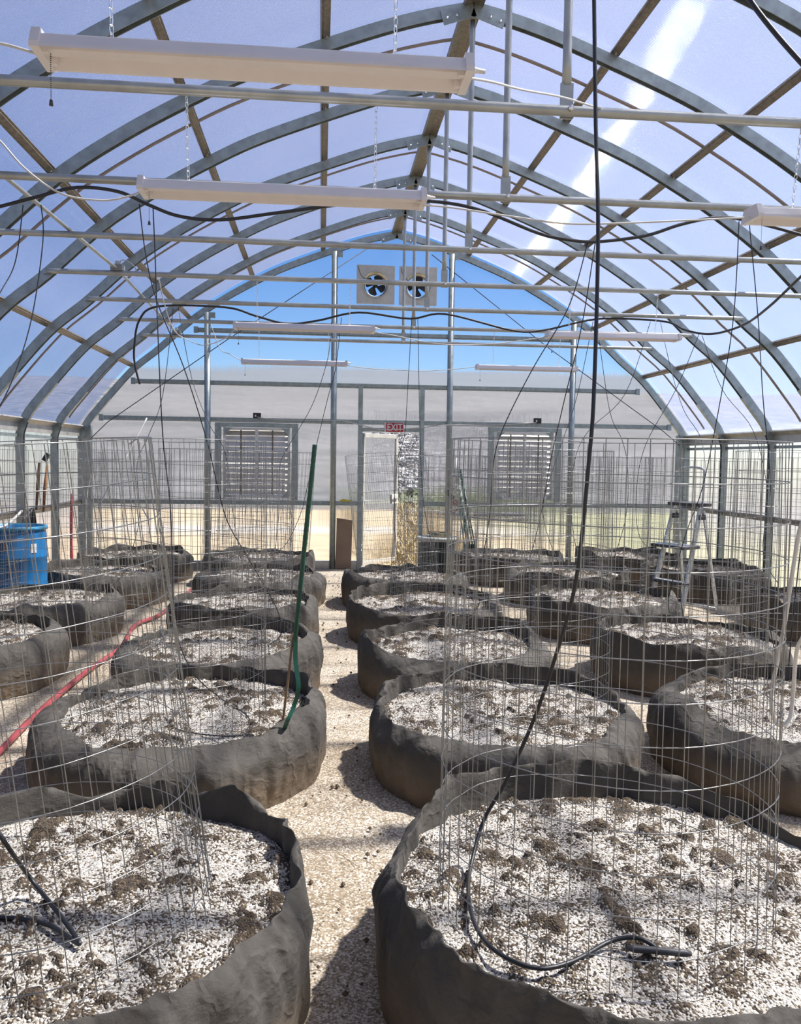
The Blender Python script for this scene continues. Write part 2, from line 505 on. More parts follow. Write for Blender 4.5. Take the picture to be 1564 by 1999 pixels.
# bushes at the edge of the field
LEAF = simple('bush_leaves', (0.075, 0.09, 0.035), 0.7, 0.0, 0.5, 3)
bb = MB()
for k in range(110):
    y = random.uniform(27, 34); x = random.uniform(0.5, 7)
    r_ = random.uniform(0.25, 0.6)
    base = Vector((x, y, random.uniform(-0.1, 0.25)))
    for q in range(10):
        c_ = base + Vector((random.gauss(0, r_ * .5), random.gauss(0, r_ * .5), abs(random.gauss(0, r_ * .35))))
        a_ = Vector((random.gauss(0, 1), random.gauss(0, 1), random.gauss(0, 1))).normalized() * r_ * 0.32
        b_ = a_.orthogonal().normalized() * r_ * 0.28
        bb.add([c_ - a_, c_ - b_, c_ + a_, c_ + b_], [(0, 1, 2, 3)])
tag(put(bb, 'field_edge_bushes', LEAF), 'low green bushes along the far edge of the dry field behind the door', 'bushes', kind='stuff')
gr = MB()
for k in range(5200):
    y = random.uniform(13.0, 26); x = random.uniform(-0.2, 0.9) * y / 12.0 + random.uniform(-0.3, 0.5)
    h_ = random.uniform(0.12, 0.45); a_ = random.uniform(0, 6.28); wd = 0.006 * y / 12
    d_ = Vector((cos(a_), sin(a_), 0)); l_ = Vector((random.gauss(0, .12), random.gauss(0, .12), 0))
    b_ = Vector((x, y, -0.05))
    gr.add([b_ - d_ * wd, b_ + d_ * wd, b_ + l_ * 0.6 + d_ * wd * .7 + Vector((0, 0, h_ * .6)), b_ + l_ * 1.6 + Vector((0, 0, h_)), b_ + l_ * 0.6 - d_ * wd * .7 + Vector((0, 0, h_ * .6))], [(0, 1, 2, 3, 4)])
tag(put(gr, 'dry_grass', STRAW), 'tall dry straw-coloured grass growing outside the open door', 'grass', kind='stuff')
lg = MB()
for k in range(14):
    x = random.uniform(1.0, 4.2); y = 23 + random.uniform(-.3, .3)
    lg.tube([(x - .5, y, .12 + .1 * (k % 2)), (x, y + .1, .14 + .1 * (k % 2)), (x + .5, y, .12 + .1 * (k % 2))], 0.06, 6)
tag(put(lg, 'brush_pile', DARKP, at=(2.6, 23, 0)), 'dark heap of branches lying on the dry field outside the door', 'brush pile', kind='stuff')

# ------------------------------------------------------------------ polycarbonate skin
for s in (-1, 1):
    P = offset_path(half_path(s, 3, 4), 0.10, s)
    P[0] = Vector((s * 4.44, 0, 1.98))
    m = MB(); n_ = 12
    vs = [(p.x, FRONT - 0.6 + (BACK + 0.65 - FRONT) * k / n_, p.z) for k in range(n_ + 1) for p in P]
    L = len(P)
    fs = []
    for k in range(n_):
        for i in range(L - 1):
            q = (k * L + i, k * L + i + 1, (k + 1) * L + i + 1, (k + 1) * L + i)
            a, b, c = (Vector(vs[q[0]]), Vector(vs[q[1]]), Vector(vs[q[2]]))
            nn = (b - a).cross(c - a)
            if nn.dot(Vector((0, a.y, 1.6)) - a) < 0: q = q[::-1]
            fs.append(q)
    m.add(vs, fs, True)
    struct(m, 'ceiling', ROOF)
    m = MB()
    y0, y1 = FRONT - 0.6, BACK + 0.05
    X = s * 4.435
    q = [(X, y0, 0.08), (X, y1, 0.08), (X, y1, 1.86), (X, y0, 1.86)]
    m.add(q, [(0, 1, 2, 3) if s < 0 else (3, 2, 1, 0)])
    mm = struct(m, 'wall_left' if s < 0 else 'wall_right', SIDE)
    a = mm.data.polygons[0].normal
    if a.x * s > 0: mm.data.flip_normals()

RIB = NT('sheet_rib_plastic')
_g = RIB.n('ShaderNodeBsdfGlossy'); _g.inputs['Roughness'].default_value = 0.035; _g.inputs[0].default_value = (0.95, 0.97, 1, 1)
_t = RIB.n('ShaderNodeBsdfTransparent'); _x = RIB.n('ShaderNodeMixShader'); _x.inputs[0].default_value = 0.35
RIB.l(_t.outputs[0], _x.inputs[1]); RIB.l(_g.outputs[0], _x.inputs[2]); RIB.l(_x.outputs[0], RIB.out.inputs[0])
for s in (-1, 1):
    P = offset_path(half_path(s, 2, 4), 0.094, s); P[0] = Vector((s * 4.43, 0, 1.98))
    m = MB(); y = FRONT
    while y < BACK:
        m.tube([(p.x, y, p.z) for p in P], 0.0013, 5, cap=False); y += 0.016
    m.sm = [True] * len(m.f)
    struct(m, 'ceiling', RIB.m)

def end_wall(y, name, openings, inward):
    xs_ = set()
    for a in range(-22, 23): xs_.add(round(a * 0.2, 3))
    for o_ in openings: xs_.add(o_[0]); xs_.add(o_[1])
    xs_ = sorted(x for x in xs_ if abs(x) <= 4.4); m = MB()
    for xa, xb in zip(xs_, xs_[1:]):
        xm = (xa + xb) / 2
        cuts = sorted((o_[2], o_[3]) for o_ in openings if o_[0] <= xm <= o_[1])
        z = 0.06; segs = []
        for c0, c1 in cuts:
            if c0 > z: segs.append((z, c0, False))
            z = c1
        segs.append((z, None, True))
        for z0, z1, top in segs:
            za, zb = (outline_z(xa), outline_z(xb)) if top else (z1, z1)
            m.add([(xa, y, z0), (xb, y, z0), (xb, y, zb), (xa, y, za)], [(0, 1, 2, 3) if inward < 0 else (3, 2, 1, 0)])
    return struct(m, name, END)
OPEN = [(-0.45, 0.37, 0.0, 1.97), (-2.46, -1.44, 1.06, 2.0), (1.46, 2.40, 1.06, 2.0), (-0.47, -0.12, 3.88, 4.23), (0.13, 0.48, 3.88, 4.23)]
end_wall(BACK + 0.06, 'wall_back', OPEN, -1)
end_wall(FRONT - 0.58, 'wall_front', [], 1)

# ------------------------------------------------------------------ roof frames
frame_names = {10.98: 'next to the end wall', 9.76: 'second from the end wall', 8.54: 'third from the end wall', 7.32: 'fourth from the end wall, carrying the far pair of upper lamps', 6.10: 'fifth from the end wall', 4.88: 'sixth from the end wall, carrying the sagging black hose', 3.66: 'second nearest cross pipe in view', }
def rect(w, h): return [(-w / 2, -h / 2), (w / 2, -h / 2), (w / 2, h / 2), (-w / 2, h / 2)]
CH = [(.042, -.028), (.042, .028), (-.042, .028), (-.042, .023), (-.038, .023), (-.038, .0245), (.038, .0245), (.038, -.0245), (-.038, -.0245), (-.038, -.023), (-.042, -.023), (-.042, -.028)]
def half_frame(s, y):
    m = MB(); P = half_path(s, 5)
    def fr(i):
        t = (P[min(i + 1, len(P) - 1)] - P[max(i - 1, 0)]).normalized()
        return P[i] + Vector((0, y, 0)), Vector((t.z, 0, -t.x)) * s, Vector((0, 1, 0))
    m.sweep(P, CH, fr)
    return m
def make_frame(y, label, endw=False):
    root = empty('roof_frame', (0, y, 0), label, 'greenhouse frame', 'arched steel roof frames')
    for s in (-1, 1):
        a = put(half_frame(s, y), 'arch_rail', STEEL, root, 0.004)
        # splice sleeve at the knee
        P = half_path(s, 5)
        k0 = [i for i, p in enumerate(P) if 1.95 < p.z < 2.45]
        m = MB()
        def fr(i, P=P, k0=k0):
            i = k0[i]
            t = (P[i + 1] - P[i - 1]).normalized()
            return P[i] + Vector((0, y, 0)), Vector((t.z, 0, -t.x)) * s, Vector((0, 1, 0))
        m.sweep(k0, [(-.046, -.03), (.046, -.03), (.046, .03), (-.046, .03)], fr)
        put(m, 'knee_sleeve', STEEL, a)
    if not endw:
        m = MB(); m.tube([(-3.29, y - .045, 3.094), (-3.2, y - .045, 3.096), (0, y - .045, 3.092), (3.2, y - .045, 3.096), (3.29, y - .045, 3.094)], 0.0215, 14)
        tb = put(m, 'tie_pipe', PIPE, root)
        for sx in (-1, 1):
            m = MB(); m.box((sx * 3.30, y - .045, 3.093), (0.05, 0.012, 0.04)); put(m, 'pipe_end', STEEL, tb)
        m = MB()
        m.tube([(0, y + .005, 4.70), (0, y + .005, 4.62), (0, y + .003, 4.5), (0, y + .003, 3.35), (0, y - .0, 3.22)], [.019, .022, .019, .019, .021], 14)
        m.box((0, y - .004, 3.15), (0.055, 0.014, 0.15))
        kp = put(m, 'king_post', PIPE, root)
        m = MB()
        m.tube([(0, y - .085, 3.093), (0, y - .065, 3.093)], 0.012, 6); put(m, 'bolt', BRIGHT, tb)
    for s in (-1, 1):
        m = MB(); m.box((s * 0.11, y - .034, 4.72), (0.24, 0.008, 0.10), Matrix.Rotation(s * 0.32, 3, 'Y'))
        gp = put(m, 'ridge_gusset', STEEL, root)
        for x in (s * .12, s * .19):
            m = MB(); m.tube([(x, y - .050, 4.745 - abs(x) * .33), (x, y - .034, 4.745 - abs(x) * .33)], 0.009, 6)
            put(m, 'bolt', BRIGHT, gp)
    return root
ordn = ['', '']
for k in range(13):
    y = BACK - BAY * k
    if k == 0:
        make_frame(y - .03, 'arched grey steel frame of the greenhouse flat against the end wall', True)
    elif y >= 3.6:
        yy = round(y, 2)
        lab = {10.98: 'arched steel frame with cross pipe nearest the end wall', 9.76: 'arched steel frame with cross pipe, second out from the end wall', 8.54: 'arched steel frame with cross pipe and black hose, third out from the end wall',
               7.32: 'arched steel frame with cross pipe and grey conduit box at its left end', 6.10: 'arched steel frame whose post foot stands in line above the right-hand fan', 4.88: 'arched steel frame with cross pipe just behind the second white lamp',
               3.66: 'arched steel frame whose cross pipe runs just below the nearest white lamp'}[yy]
        make_frame(y, lab)
    else:
        make_frame(y, 'arched steel frame with cross pipe at the near end above the picture')

# purlins (hat channels) and brown sheet joints
PP = {s: offset_path(half_path(s, 8), 0.062, s) for s in (-1, 1)}
def at_x(s, x):
    P = PP[s]
    for i in range(20, len(P) - 1):
        if abs(P[i + 1].x) <= x <= abs(P[i].x):
            t = (P[i + 1] - P[i]).normalized()
            return P[i], Vector((t.z, 0, -t.x)) * s, t
words = {0: 'highest', 1: 'second highest', 2: 'third', 3: 'lowest'}
for s in (-1, 1):
    for k, x in enumerate((1.02, 1.98, 2.88, 3.66)):
        p, nrm, t = at_x(s, x)
        m = MB(); y0, y1 = FRONT - .5, BACK + .03
        pr = [(-.032, -.012), (-.020, -.012), (-.016, -.022), (.016, -.022), (.020, -.012), (.032, -.012), (.032, .016), (-.032, .016)]
        vs = []
        for yy in (y0, y1):
            vs += [p + Vector((0, yy, 0)) + t * u + nrm * v for u, v in pr]
        m.add(vs, [(i, (i + 1) % 8, 8 + (i + 1) % 8, 8 + i) for i in range(8)] + [tuple(range(7, -1, -1)), tuple(range(8, 16))])
        nm = 'left' if s < 0 else 'right'
        root = put(m, 'purlin', STEELB)
        tag(root, '%s lengthwise purlin on the %s slope of the curved roof' % (words[k], nm), 'purlin', 'roof purlins')
        for q in range(9):
            yy = BACK - BAY * q
            for dd in (-.05, .05):
                m = MB(); m.box(p + Vector((0, yy + dd, 0)) - nrm * .026, (0.012, 0.016, 0.012)); put(m, 'screw', BRIGHT, root)
# ridge beam
m = MB()
for s in (-1, 1):
    m.box((s * .035, (FRONT + BACK) / 2, 4.80), (0.075, BACK - FRONT + .5, 0.03), Matrix.Rotation(s * 0.34, 3, 'Y'))
rb = put(m, 'ridge_beam', STEELB); tag(rb, 'ridge beam running along the very top of the roof', 'ridge beam')
for q, yy in enumerate((4.27, 6.71, 9.15, 11.59)):
    for s in (-1, 1):
        m = MB(); P = offset_path(half_path(s, 3, 4), 0.09, s)
        def fr(i, P=P):
            t = (P[min(i + 1, len(P) - 1)] - P[max(i - 1, 0)]).normalized()
            return P[i] + Vector((0, yy, 0)), Vector((t.z, 0, -t.x)) * s, Vector((0, 1, 0))
        m.sweep(P, rect(.012, .032), fr)
        struct(m, 'trim_%d' % (2 + q * 2 + (s > 0)), JOINT)
# eave rails, side girts, sills
n_tr = 10
for s in (-1, 1):
    nm = 'left' if s < 0 else 'right'
    m = MB(); yc = (FRONT + BACK) / 2; Ly = BACK - FRONT + .6
    m.box((s * 4.40, yc, 1.90), (0.05, Ly, 0.10)); m.box((s * 4.37, yc, 1.955), (0.12, Ly, 0.02), Matrix.Rotation(s * 0.7, 3, 'Y'))
    struct(m, 'trim_%d' % n_tr, ALU); n_tr += 1
    m = MB(); m.box((s * 4.395, yc, 1.80), (0.035, Ly, 0.035)); struct(m, 'trim_%d' % n_tr, STEEL); n_tr += 1
    m = MB(); m.box((s * 4.39, yc, 0.92), (0.05, Ly, 0.045)); m.box((s * 4.40, yc, 0.955), (0.07, Ly, 0.012))
    struct(m, 'trim_%d' % n_tr, STEELB); n_tr += 1
    m = MB(); m.box((s * 4.41, yc, 0.05), (0.07, Ly, 0.11)); struct(m, 'baseboard_%s' % nm, ALU)
m = MB()
for xa, xb in ((-4.4, -0.50), (0.40, 4.4)): m.box(((xa + xb) / 2, BACK + .03, 0.05), (xb - xa, 0.08, 0.11))
struct(m, 'baseboard_back', ALU)
m = MB(); m.box((-0.05, BACK + .03, 0.015), (0.86, 0.12, 0.03)); struct(m, 'trim_%d' % n_tr, ALU); n_tr += 1
# end-wall rails
def rail(x0, x1, z, label, h=0.06):
    m = MB(); xc = (x0 + x1) / 2
    m.box((xc, BACK + .02, z), (x1 - x0, 0.05, h * .55)); m.box((xc, BACK + .0, z + h * .35), (x1 - x0, 0.012, h * .35)); m.box((xc, BACK + .03, z - h * .42), (x1 - x0, 0.03, 0.012))
    o = put(m, 'wall_rail', STEEL, at=(xc, BACK, z)); tag(o, label, 'wall rail', 'horizontal end wall rails')
    for xe in (x0 + .02, x1 - .02):
        m = MB(); m.box((xe, BACK - .01, z), (0.06, 0.02, 0.09)); put(m, 'end_bracket', STEEL, o)
rail(-4.30, -0.46, 0.945, 'low horizontal rail across the end wall left of the door'); rail(0.42, 4.30, 0.945, 'low horizontal rail across the end wall right of the door')
rail(-4.12, 4.12, 2.115, 'horizontal end wall rail just above the louver vents'); rail(-3.68, 3.62, 2.63, 'horizontal end wall rail at the top of the door jambs')
rail(-2.82, 2.62, 3.36, 'highest horizontal end wall rail under the fans')
for x, zt, lab in ((-2.64, 3.60, 'grey end wall post left of the left louver vent'), (-0.87, 4.50, 'grey end wall post just left of the door'), (0.80, 4.52, 'tall grey end wall post right of the dark bin'), (2.61, 3.62, 'grey end wall post right of the right louver vent')):
    m = MB(); m.tube([(x, BACK - .03, -.02), (x, BACK - .03, zt)], 0.043, 16)
    o = put(m, 'wall_post', STEEL, at=(x, BACK - .03, 0)); tag(o, lab, 'wall post', 'end wall posts')
    m = MB(); m.box((x + .03, BACK - .05, zt - .04), (0.16, 0.012, 0.08)); b_ = put(m, 'top_bracket', STEEL, o)
for x, lab in ((-0.485, 'square grey door jamb on the hinge side'), (0.405, 'square grey door jamb on the latch side')):
    m = MB(); m.box((x, BACK + .0, 1.31), (0.065, 0.06, 2.62)); o = put(m, 'door_jamb', STEEL, None, .004, at=(x, BACK, 0)); tag(o, lab, 'door jamb')
m = MB(); m.box((-0.04, BACK, 2.01), (0.825, 0.06, 0.055)); tag(put(m, 'door_header', STEEL, None, .004, at=(-.04, BACK, 1.98)), 'grey header bar directly above the door opening', 'door header')
m = MB()
for s in (-1, 1): m.box((s * 4.30, BACK, 1.0), (0.13, 0.10, 2.0))
struct(m, 'trim_%d' % n_tr, STEEL); n_tr += 1

# door leaf, hinged left and swung outwards
U = Vector((0.67, 0.742, 0)).normalized(); Nn = Vector((U.y, -U.x, 0))
H0 = Vector((-0.445, BACK + .05, 0)); WD = 0.83
RM = Matrix((U, -Nn, Vector((0, 0, 1)))).transposed()
def dbox(m, u0, u1, z0, z1, th=0.04, dn=0.0):
    m.box(H0 + U * ((u0 + u1) / 2) + Nn * dn + Vector((0, 0, (z0 + z1) / 2)), (u1 - u0, th, z1 - z0), RM)
door = empty('door_1', H0, None, None, None, 'structure')
m = MB(); dbox(m, 0, .035, .04, 1.96); dbox(m, WD - .05, WD, .04, 1.96); dbox(m, 0, WD, 1.90, 1.96); dbox(m, 0, WD, .04, .10); put(m, 'door_frame', ALU, door, .003)
m = MB(); dbox(m, .03, WD - .05, .93, .985, .03, .01); put(m, 'push_bar', PIPE, door, .003)
m = MB(); p0 = H0 + U * .03; p1 = H0 + U * (WD - .05)
m.add([p0 + Vector((0, 0, .1)), p1 + Vector((0, 0, .1)), p1 + Vector((0, 0, 1.9)), p0 + Vector((0, 0, 1.9))], [(0, 1, 2, 3)])
pn = put(m, 'door_panel', END, door)
if pn.data.polygons[0].normal.dot(Nn) < 0: pn.data.flip_normals()
m = MB(); dbox(m, WD - .17, WD - .02, .92, 1.06, .05, .02); lt = put(m, 'latch', WHITEP, door, .004)
m = MB(); m.tube([H0 + U * (WD - .05) + Nn * .06 + Vector((0, 0, 1.0)), H0 + U * (WD - .16) + Nn * .06 + Vector((0, 0, 1.0))], .01, 8); put(m, 'door_handle', BRIGHT, lt)
for z in (.3, 1.0, 1.7):
    m = MB(); m.tube([H0 + Vector((-.01, -.02, z - .05)), H0 + Vector((-.01, -.02, z + .05))], .01, 8); put(m, 'hinge', BRIGHT, door)

# ------------------------------------------------------------------ louver vents
def louver(x0, x1, z0, z1, ang, label, nsl):
    root = empty('louver_vent', ((x0 + x1) / 2, BACK, z0), label, 'louver vent', 'louver vents')
    xc = (x0 + x1) / 2; zc = (z0 + z1) / 2
    m = MB()
    for x in (x0 + .045, x1 - .045): m.box((x, BACK + .0, zc), (0.09, 0.05, z1 - z0))
    m.box((xc, BACK + .0, z1 - .03), (x1 - x0, 0.055, 0.06))
    put(m, 'outer_frame', STEEL, root, .004)
    m = MB(); a = .13
    for x in (x0 + a, x1 - a): m.box((x, BACK + .03, zc), (.035, .09, z1 - z0 - .05))
    for z in (z1 - .085, z0 + .05): m.box((xc, BACK + .03, z), (x1 - x0 - 2 * a, .09, .035))
    put(m, 'inner_frame', LOUV, root, .003)
    for sx in (-1, 1):
        for sz in (-1, 1):
            m = MB()
            cx_ = xc + sx * ((x1 - x0) / 2 - a); cz_ = (z1 - .07) if sz > 0 else (z0 + .035)
            m.add([(cx_, BACK - .02, cz_), (cx_ - sx * .11, BACK - .02, cz_), (cx_, BACK - .02, cz_ - sz * .11), (cx_, BACK - .01, cz_), (cx_ - sx * .11, BACK - .01, cz_), (cx_, BACK - .01, cz_ - sz * .11)], [(0, 1, 2), (5, 4, 3), (0, 3, 4, 1), (1, 4, 5, 2), (2, 5, 3, 0)])
            put(m, 'corner_gusset', STEEL, root)
    zi0, zi1 = z0 + .07, z1 - .10
    for k in range(nsl):
        z = zi0 + (zi1 - zi0) * (k + .5) / nsl
        a2 = ang if callable(ang) is False else ang(k / nsl)
        m = MB()
        m.box((xc, BACK + .06, z), (x1 - x0 - 2 * a - .02, (zi1 - zi0) / nsl * 1.08, 0.004), Matrix.Rotation(a2, 3, 'X'))
        put(m, 'slat', LOUV, root)
    m = MB(); m.box((xc, BACK + .01, (zi0 + zi1) / 2), (.045, .03, zi1 - zi0)); put(m, 'centre_mullion', LOUV, root)
    for x in (xc - (x1 - x0) * .19, xc + (x1 - x0) * .19):
        m = MB(); m.box((x, BACK + .015, (zi0 + zi1) / 2), (.02, .012, zi1 - zi0)); put(m, 'tie_rod', STEELB, root)
louver(-2.54, -1.37, 0.985, 2.075, lambda f: 0.8 if f < .45 else 1.05, 'left louver vent with nearly closed slats in the end wall', 12)
louver(1.38, 2.47, 0.985, 2.075, lambda f: 0.75, 'right louver vent with half open slats in the end wall', 12)

# ------------------------------------------------------------------ exhaust fans
def fan(xc, zc, label, rot, blades):
    root = empty('exhaust_fan', (xc, BACK, zc), label, 'exhaust fan', 'gable exhaust fans')
    S = .27; m = MB()
    # square panel with a round throat
    N = 40; vs = []; yf = BACK - .03
    for k in range(N):
        a = 2 * pi * k / N; c_, s_ = cos(a), sin(a); q = S / max(abs(c_), abs(s_))
        vs.append((xc + q * c_, yf, zc + q * s_)); vs.append((xc + .185 * c_, yf, zc + .185 * s_)); vs.append((xc + .16 * c_, yf + .10, zc + .16 * s_)); vs.append((xc + q * c_, yf + .03, zc + q * s_))
    fs = []
    for k in range(N):
        j = (k + 1) % N
        fs += [(4 * k, 4 * j, 4 * j + 1, 4 * k + 1), (4 * k + 1, 4 * j + 1, 4 * j + 2, 4 * k + 2), (4 * k + 3, 4 * j + 3, 4 * j, 4 * k)]
    m.add(vs, fs); put(m, 'fan_panel', FANP, root)
    m = MB(); m.tube([(xc + .185 * cos(2 * pi * k / 40), yf - .008, zc + .185 * sin(2 * pi * k / 40)) for k in range(40)], .008, 6, True); put(m, 'throat_ring', FANP, root)
    m = MB(); m.tube([(xc + .155 * cos(2 * pi * k / 40), yf + .10, zc + .155 * sin(2 * pi * k / 40)) for k in range(40)], .010, 6, True); put(m, 'inner_ring', WHITEP, root)
    for k in range(blades):
        a0 = rot + 2 * pi * k / blades; m = MB(); vs = []; na = 8
        wdt = 2 * pi / blades * .74
        for i in range(na + 1):
            a = a0 + wdt * i / na
            for r, dy in ((.03, 0), (.145, .03)):
                f = i / na
                rr = r if r < .1 else r - .02 * (abs(f - .5) * 2) ** 3
                vs.append((xc + rr * cos(a - (.35 if r < .1 else 0)), yf + .06 + (f - .5) * .05, zc + rr * sin(a - (.35 if r < .1 else 0))))
        nv = len(vs); vs += [(x, y + .004, z) for x, y, z in vs]
        fs = [(2 * i, 2 * i + 1, 2 * i + 3, 2 * i + 2) for i in range(na)] + [(nv + 2 * i + 2, nv + 2 * i + 3, nv + 2 * i + 1, nv + 2 * i) for i in range(na)]
        m.add(vs, fs, True); put(m, 'fan_blade', BLACK, root)
    m = MB(); m.tube([(xc, yf + .02, zc), (xc, yf + .10, zc)], .032, 16); put(m, 'fan_hub', BLACK, root)
    for dx in (-.24, 0, .24):
        for dz in (-.25, .25):
            m = MB(); m.tube([(xc + dx, yf - .012, zc + dz), (xc + dx, yf, zc + dz)], .007, 6); put(m, 'panel_bolt', BRIGHT, root)
    m = MB(); m.tube(smoothpath([(xc - .25, yf - .03, zc + .24), (xc - .2, yf - .05, zc + .1), (xc - .03, yf - .02, zc + .02), (xc + .15, yf - .04, zc + .05)]), .004, 6); put(m, 'fan_cord', BLACK, root)
fan(-0.29, 4.06, 'left square exhaust fan high in the gable, fully visible', .6, 4)
fan(0.315, 4.06, 'right square exhaust fan high in the gable, behind the posts', .9, 4)

# ------------------------------------------------------------------ exit sign and sockets
root = empty('exit_sign', (-.005, BACK - .03, 2.045), 'red and white EXIT sign hung above the door opening', 'exit sign')
m = MB(); m.box((-.005, BACK - .045, 2.045), (.28, .02, .135)); put(m, 'sign_frame', SIGNW, root, .003)
m = MB(); m.box((.005, BACK - .058, 2.045), (.245, .008, .125)); put(m, 'sign_face', SIGNR, root)
cu = bpy.data.curves.new('exit_text', 'FONT'); cu.body = 'EXIT'; cu.size = .15; cu.extrude = .002; cu.align_x = 'CENTER'; cu.align_y = 'CENTER'; cu.offset = .003
tob = bpy.data.objects.new('exit_text', cu); C.objects.link(tob)
dg = bpy.context.evaluated_depsgraph_get(); me = bpy.data.meshes.new_from_object(tob.evaluated_get(dg)); bpy.data.objects.remove(tob)
me.materials.clear(); me.materials.append(SIGNW)
lt = bpy.data.objects.new('lettering', me); C.objects.link(lt); lt.parent = root; lt.location = (.01, -.035, -.003); lt.rotation_euler = (pi / 2, 0, 0); lt.scale = (.72, .92, 1)
for x, lab in ((-1.95, 'black power socket on the rail above the left louver vent'), (2.10, 'black power socket on the rail above the right louver vent')):
    root = empty('power_socket', (x, BACK - .02, 2.16), lab, 'power socket', 'power sockets')
    m = MB(); m.box((x, BACK - .02, 2.18), (.11, .05, .075)); put(m, 'socket_box', BLACK, root, .004)
    m = MB(); m.box((x - .02, BACK - .048, 2.175), (.02, .01, .03)); put(m, 'outlet_face', SIGNW, root)
m = MB(); m.tube(smoothpath([(-1.95, BACK - .04, 2.16), (-1.7, BACK - .05, 2.125), (-.9, BACK - .09, 2.125), (-.7, BACK - .06, 2.12), (-.3, BACK - .05, 2.03), (.0, BACK - .06, 2.015), (.4, BACK - .06, 2.05), (.8, BACK - .09, 2.09), (1.4, BACK - .05, 2.10), (2.08, BACK - .04, 2.15)]), .008, 6)
tag(put(m, 'power_cable', CORD), 'white power cable draped along the end wall between the two sockets', 'cable')
m = MB(); m.box((-.68, BACK - .01, .985), (.17, .03, .022)); m.box((-.71, BACK - .01, 1.0), (.05, .02, .012))
tag(put(m, 'spirit_level', YELLOW, at=(-.68, BACK, .975)), 'small yellow tool lying on the low rail left of the door', 'tool')
m = MB(); m.add([(-.83, BACK - .07, .01), (-.60, BACK - .07, .01), (-.585, BACK - .02, .70), (-.81, BACK - .02, .735), (-.83, BACK - .055, .01), (-.60, BACK - .055, .01), (-.585, BACK - .005, .70), (-.81, BACK - .005, .735)], [(0, 1, 2, 3), (7, 6, 5, 4), (0, 4, 5, 1), (1, 5, 6, 2), (2, 6, 7, 3), (3, 7, 4, 0)])
tag(put(m, 'plywood_board', WOOD), 'brown plywood board leaning on the wall left of the door', 'board')
for s, pts in ((-1, [(-.42, BACK - .06, 4.55), (-2.4, BACK - .06, 3.2), (-4.0, BACK - .06, 2.05), (-4.25, BACK - .06, 1.8)]), (1, [(.5, BACK - .06, 4.5), (2.2, BACK - .06, 3.25), (4.0, BACK - .06, 2.05), (4.25, BACK - .06, 1.85)])):
    m = MB(); m.tube(pts, .006, 6)
    tag(put(m, 'brace_cable', DARKP), 'thin diagonal brace cable crossing the %s half of the end wall' % ('left' if s < 0 else 'right'), 'cable')

# ------------------------------------------------------------------ fabric beds
def lerp(a, b, t): return a + (b - a) * t
def angprof(ctrl, th):
    """periodic interpolation of (degrees, value) pairs"""
    if not ctrl: return 0.0
    d = math.degrees(th) % 360
    c = sorted(ctrl); n = len(c)
    for i in range(n):
        a0, v0 = c[i]; a1, v1 = c[(i + 1) % n]
        if i == n - 1: a1 += 360
        for dd in (d, d + 360):
            if a0 <= dd <= a1:
                t = (dd - a0) / max(1e-6, a1 - a0)
                t = lerp(t, t * t * (3 - 2 * t), .12)
                return lerp(v0, v1, t)
    return c[0][1]

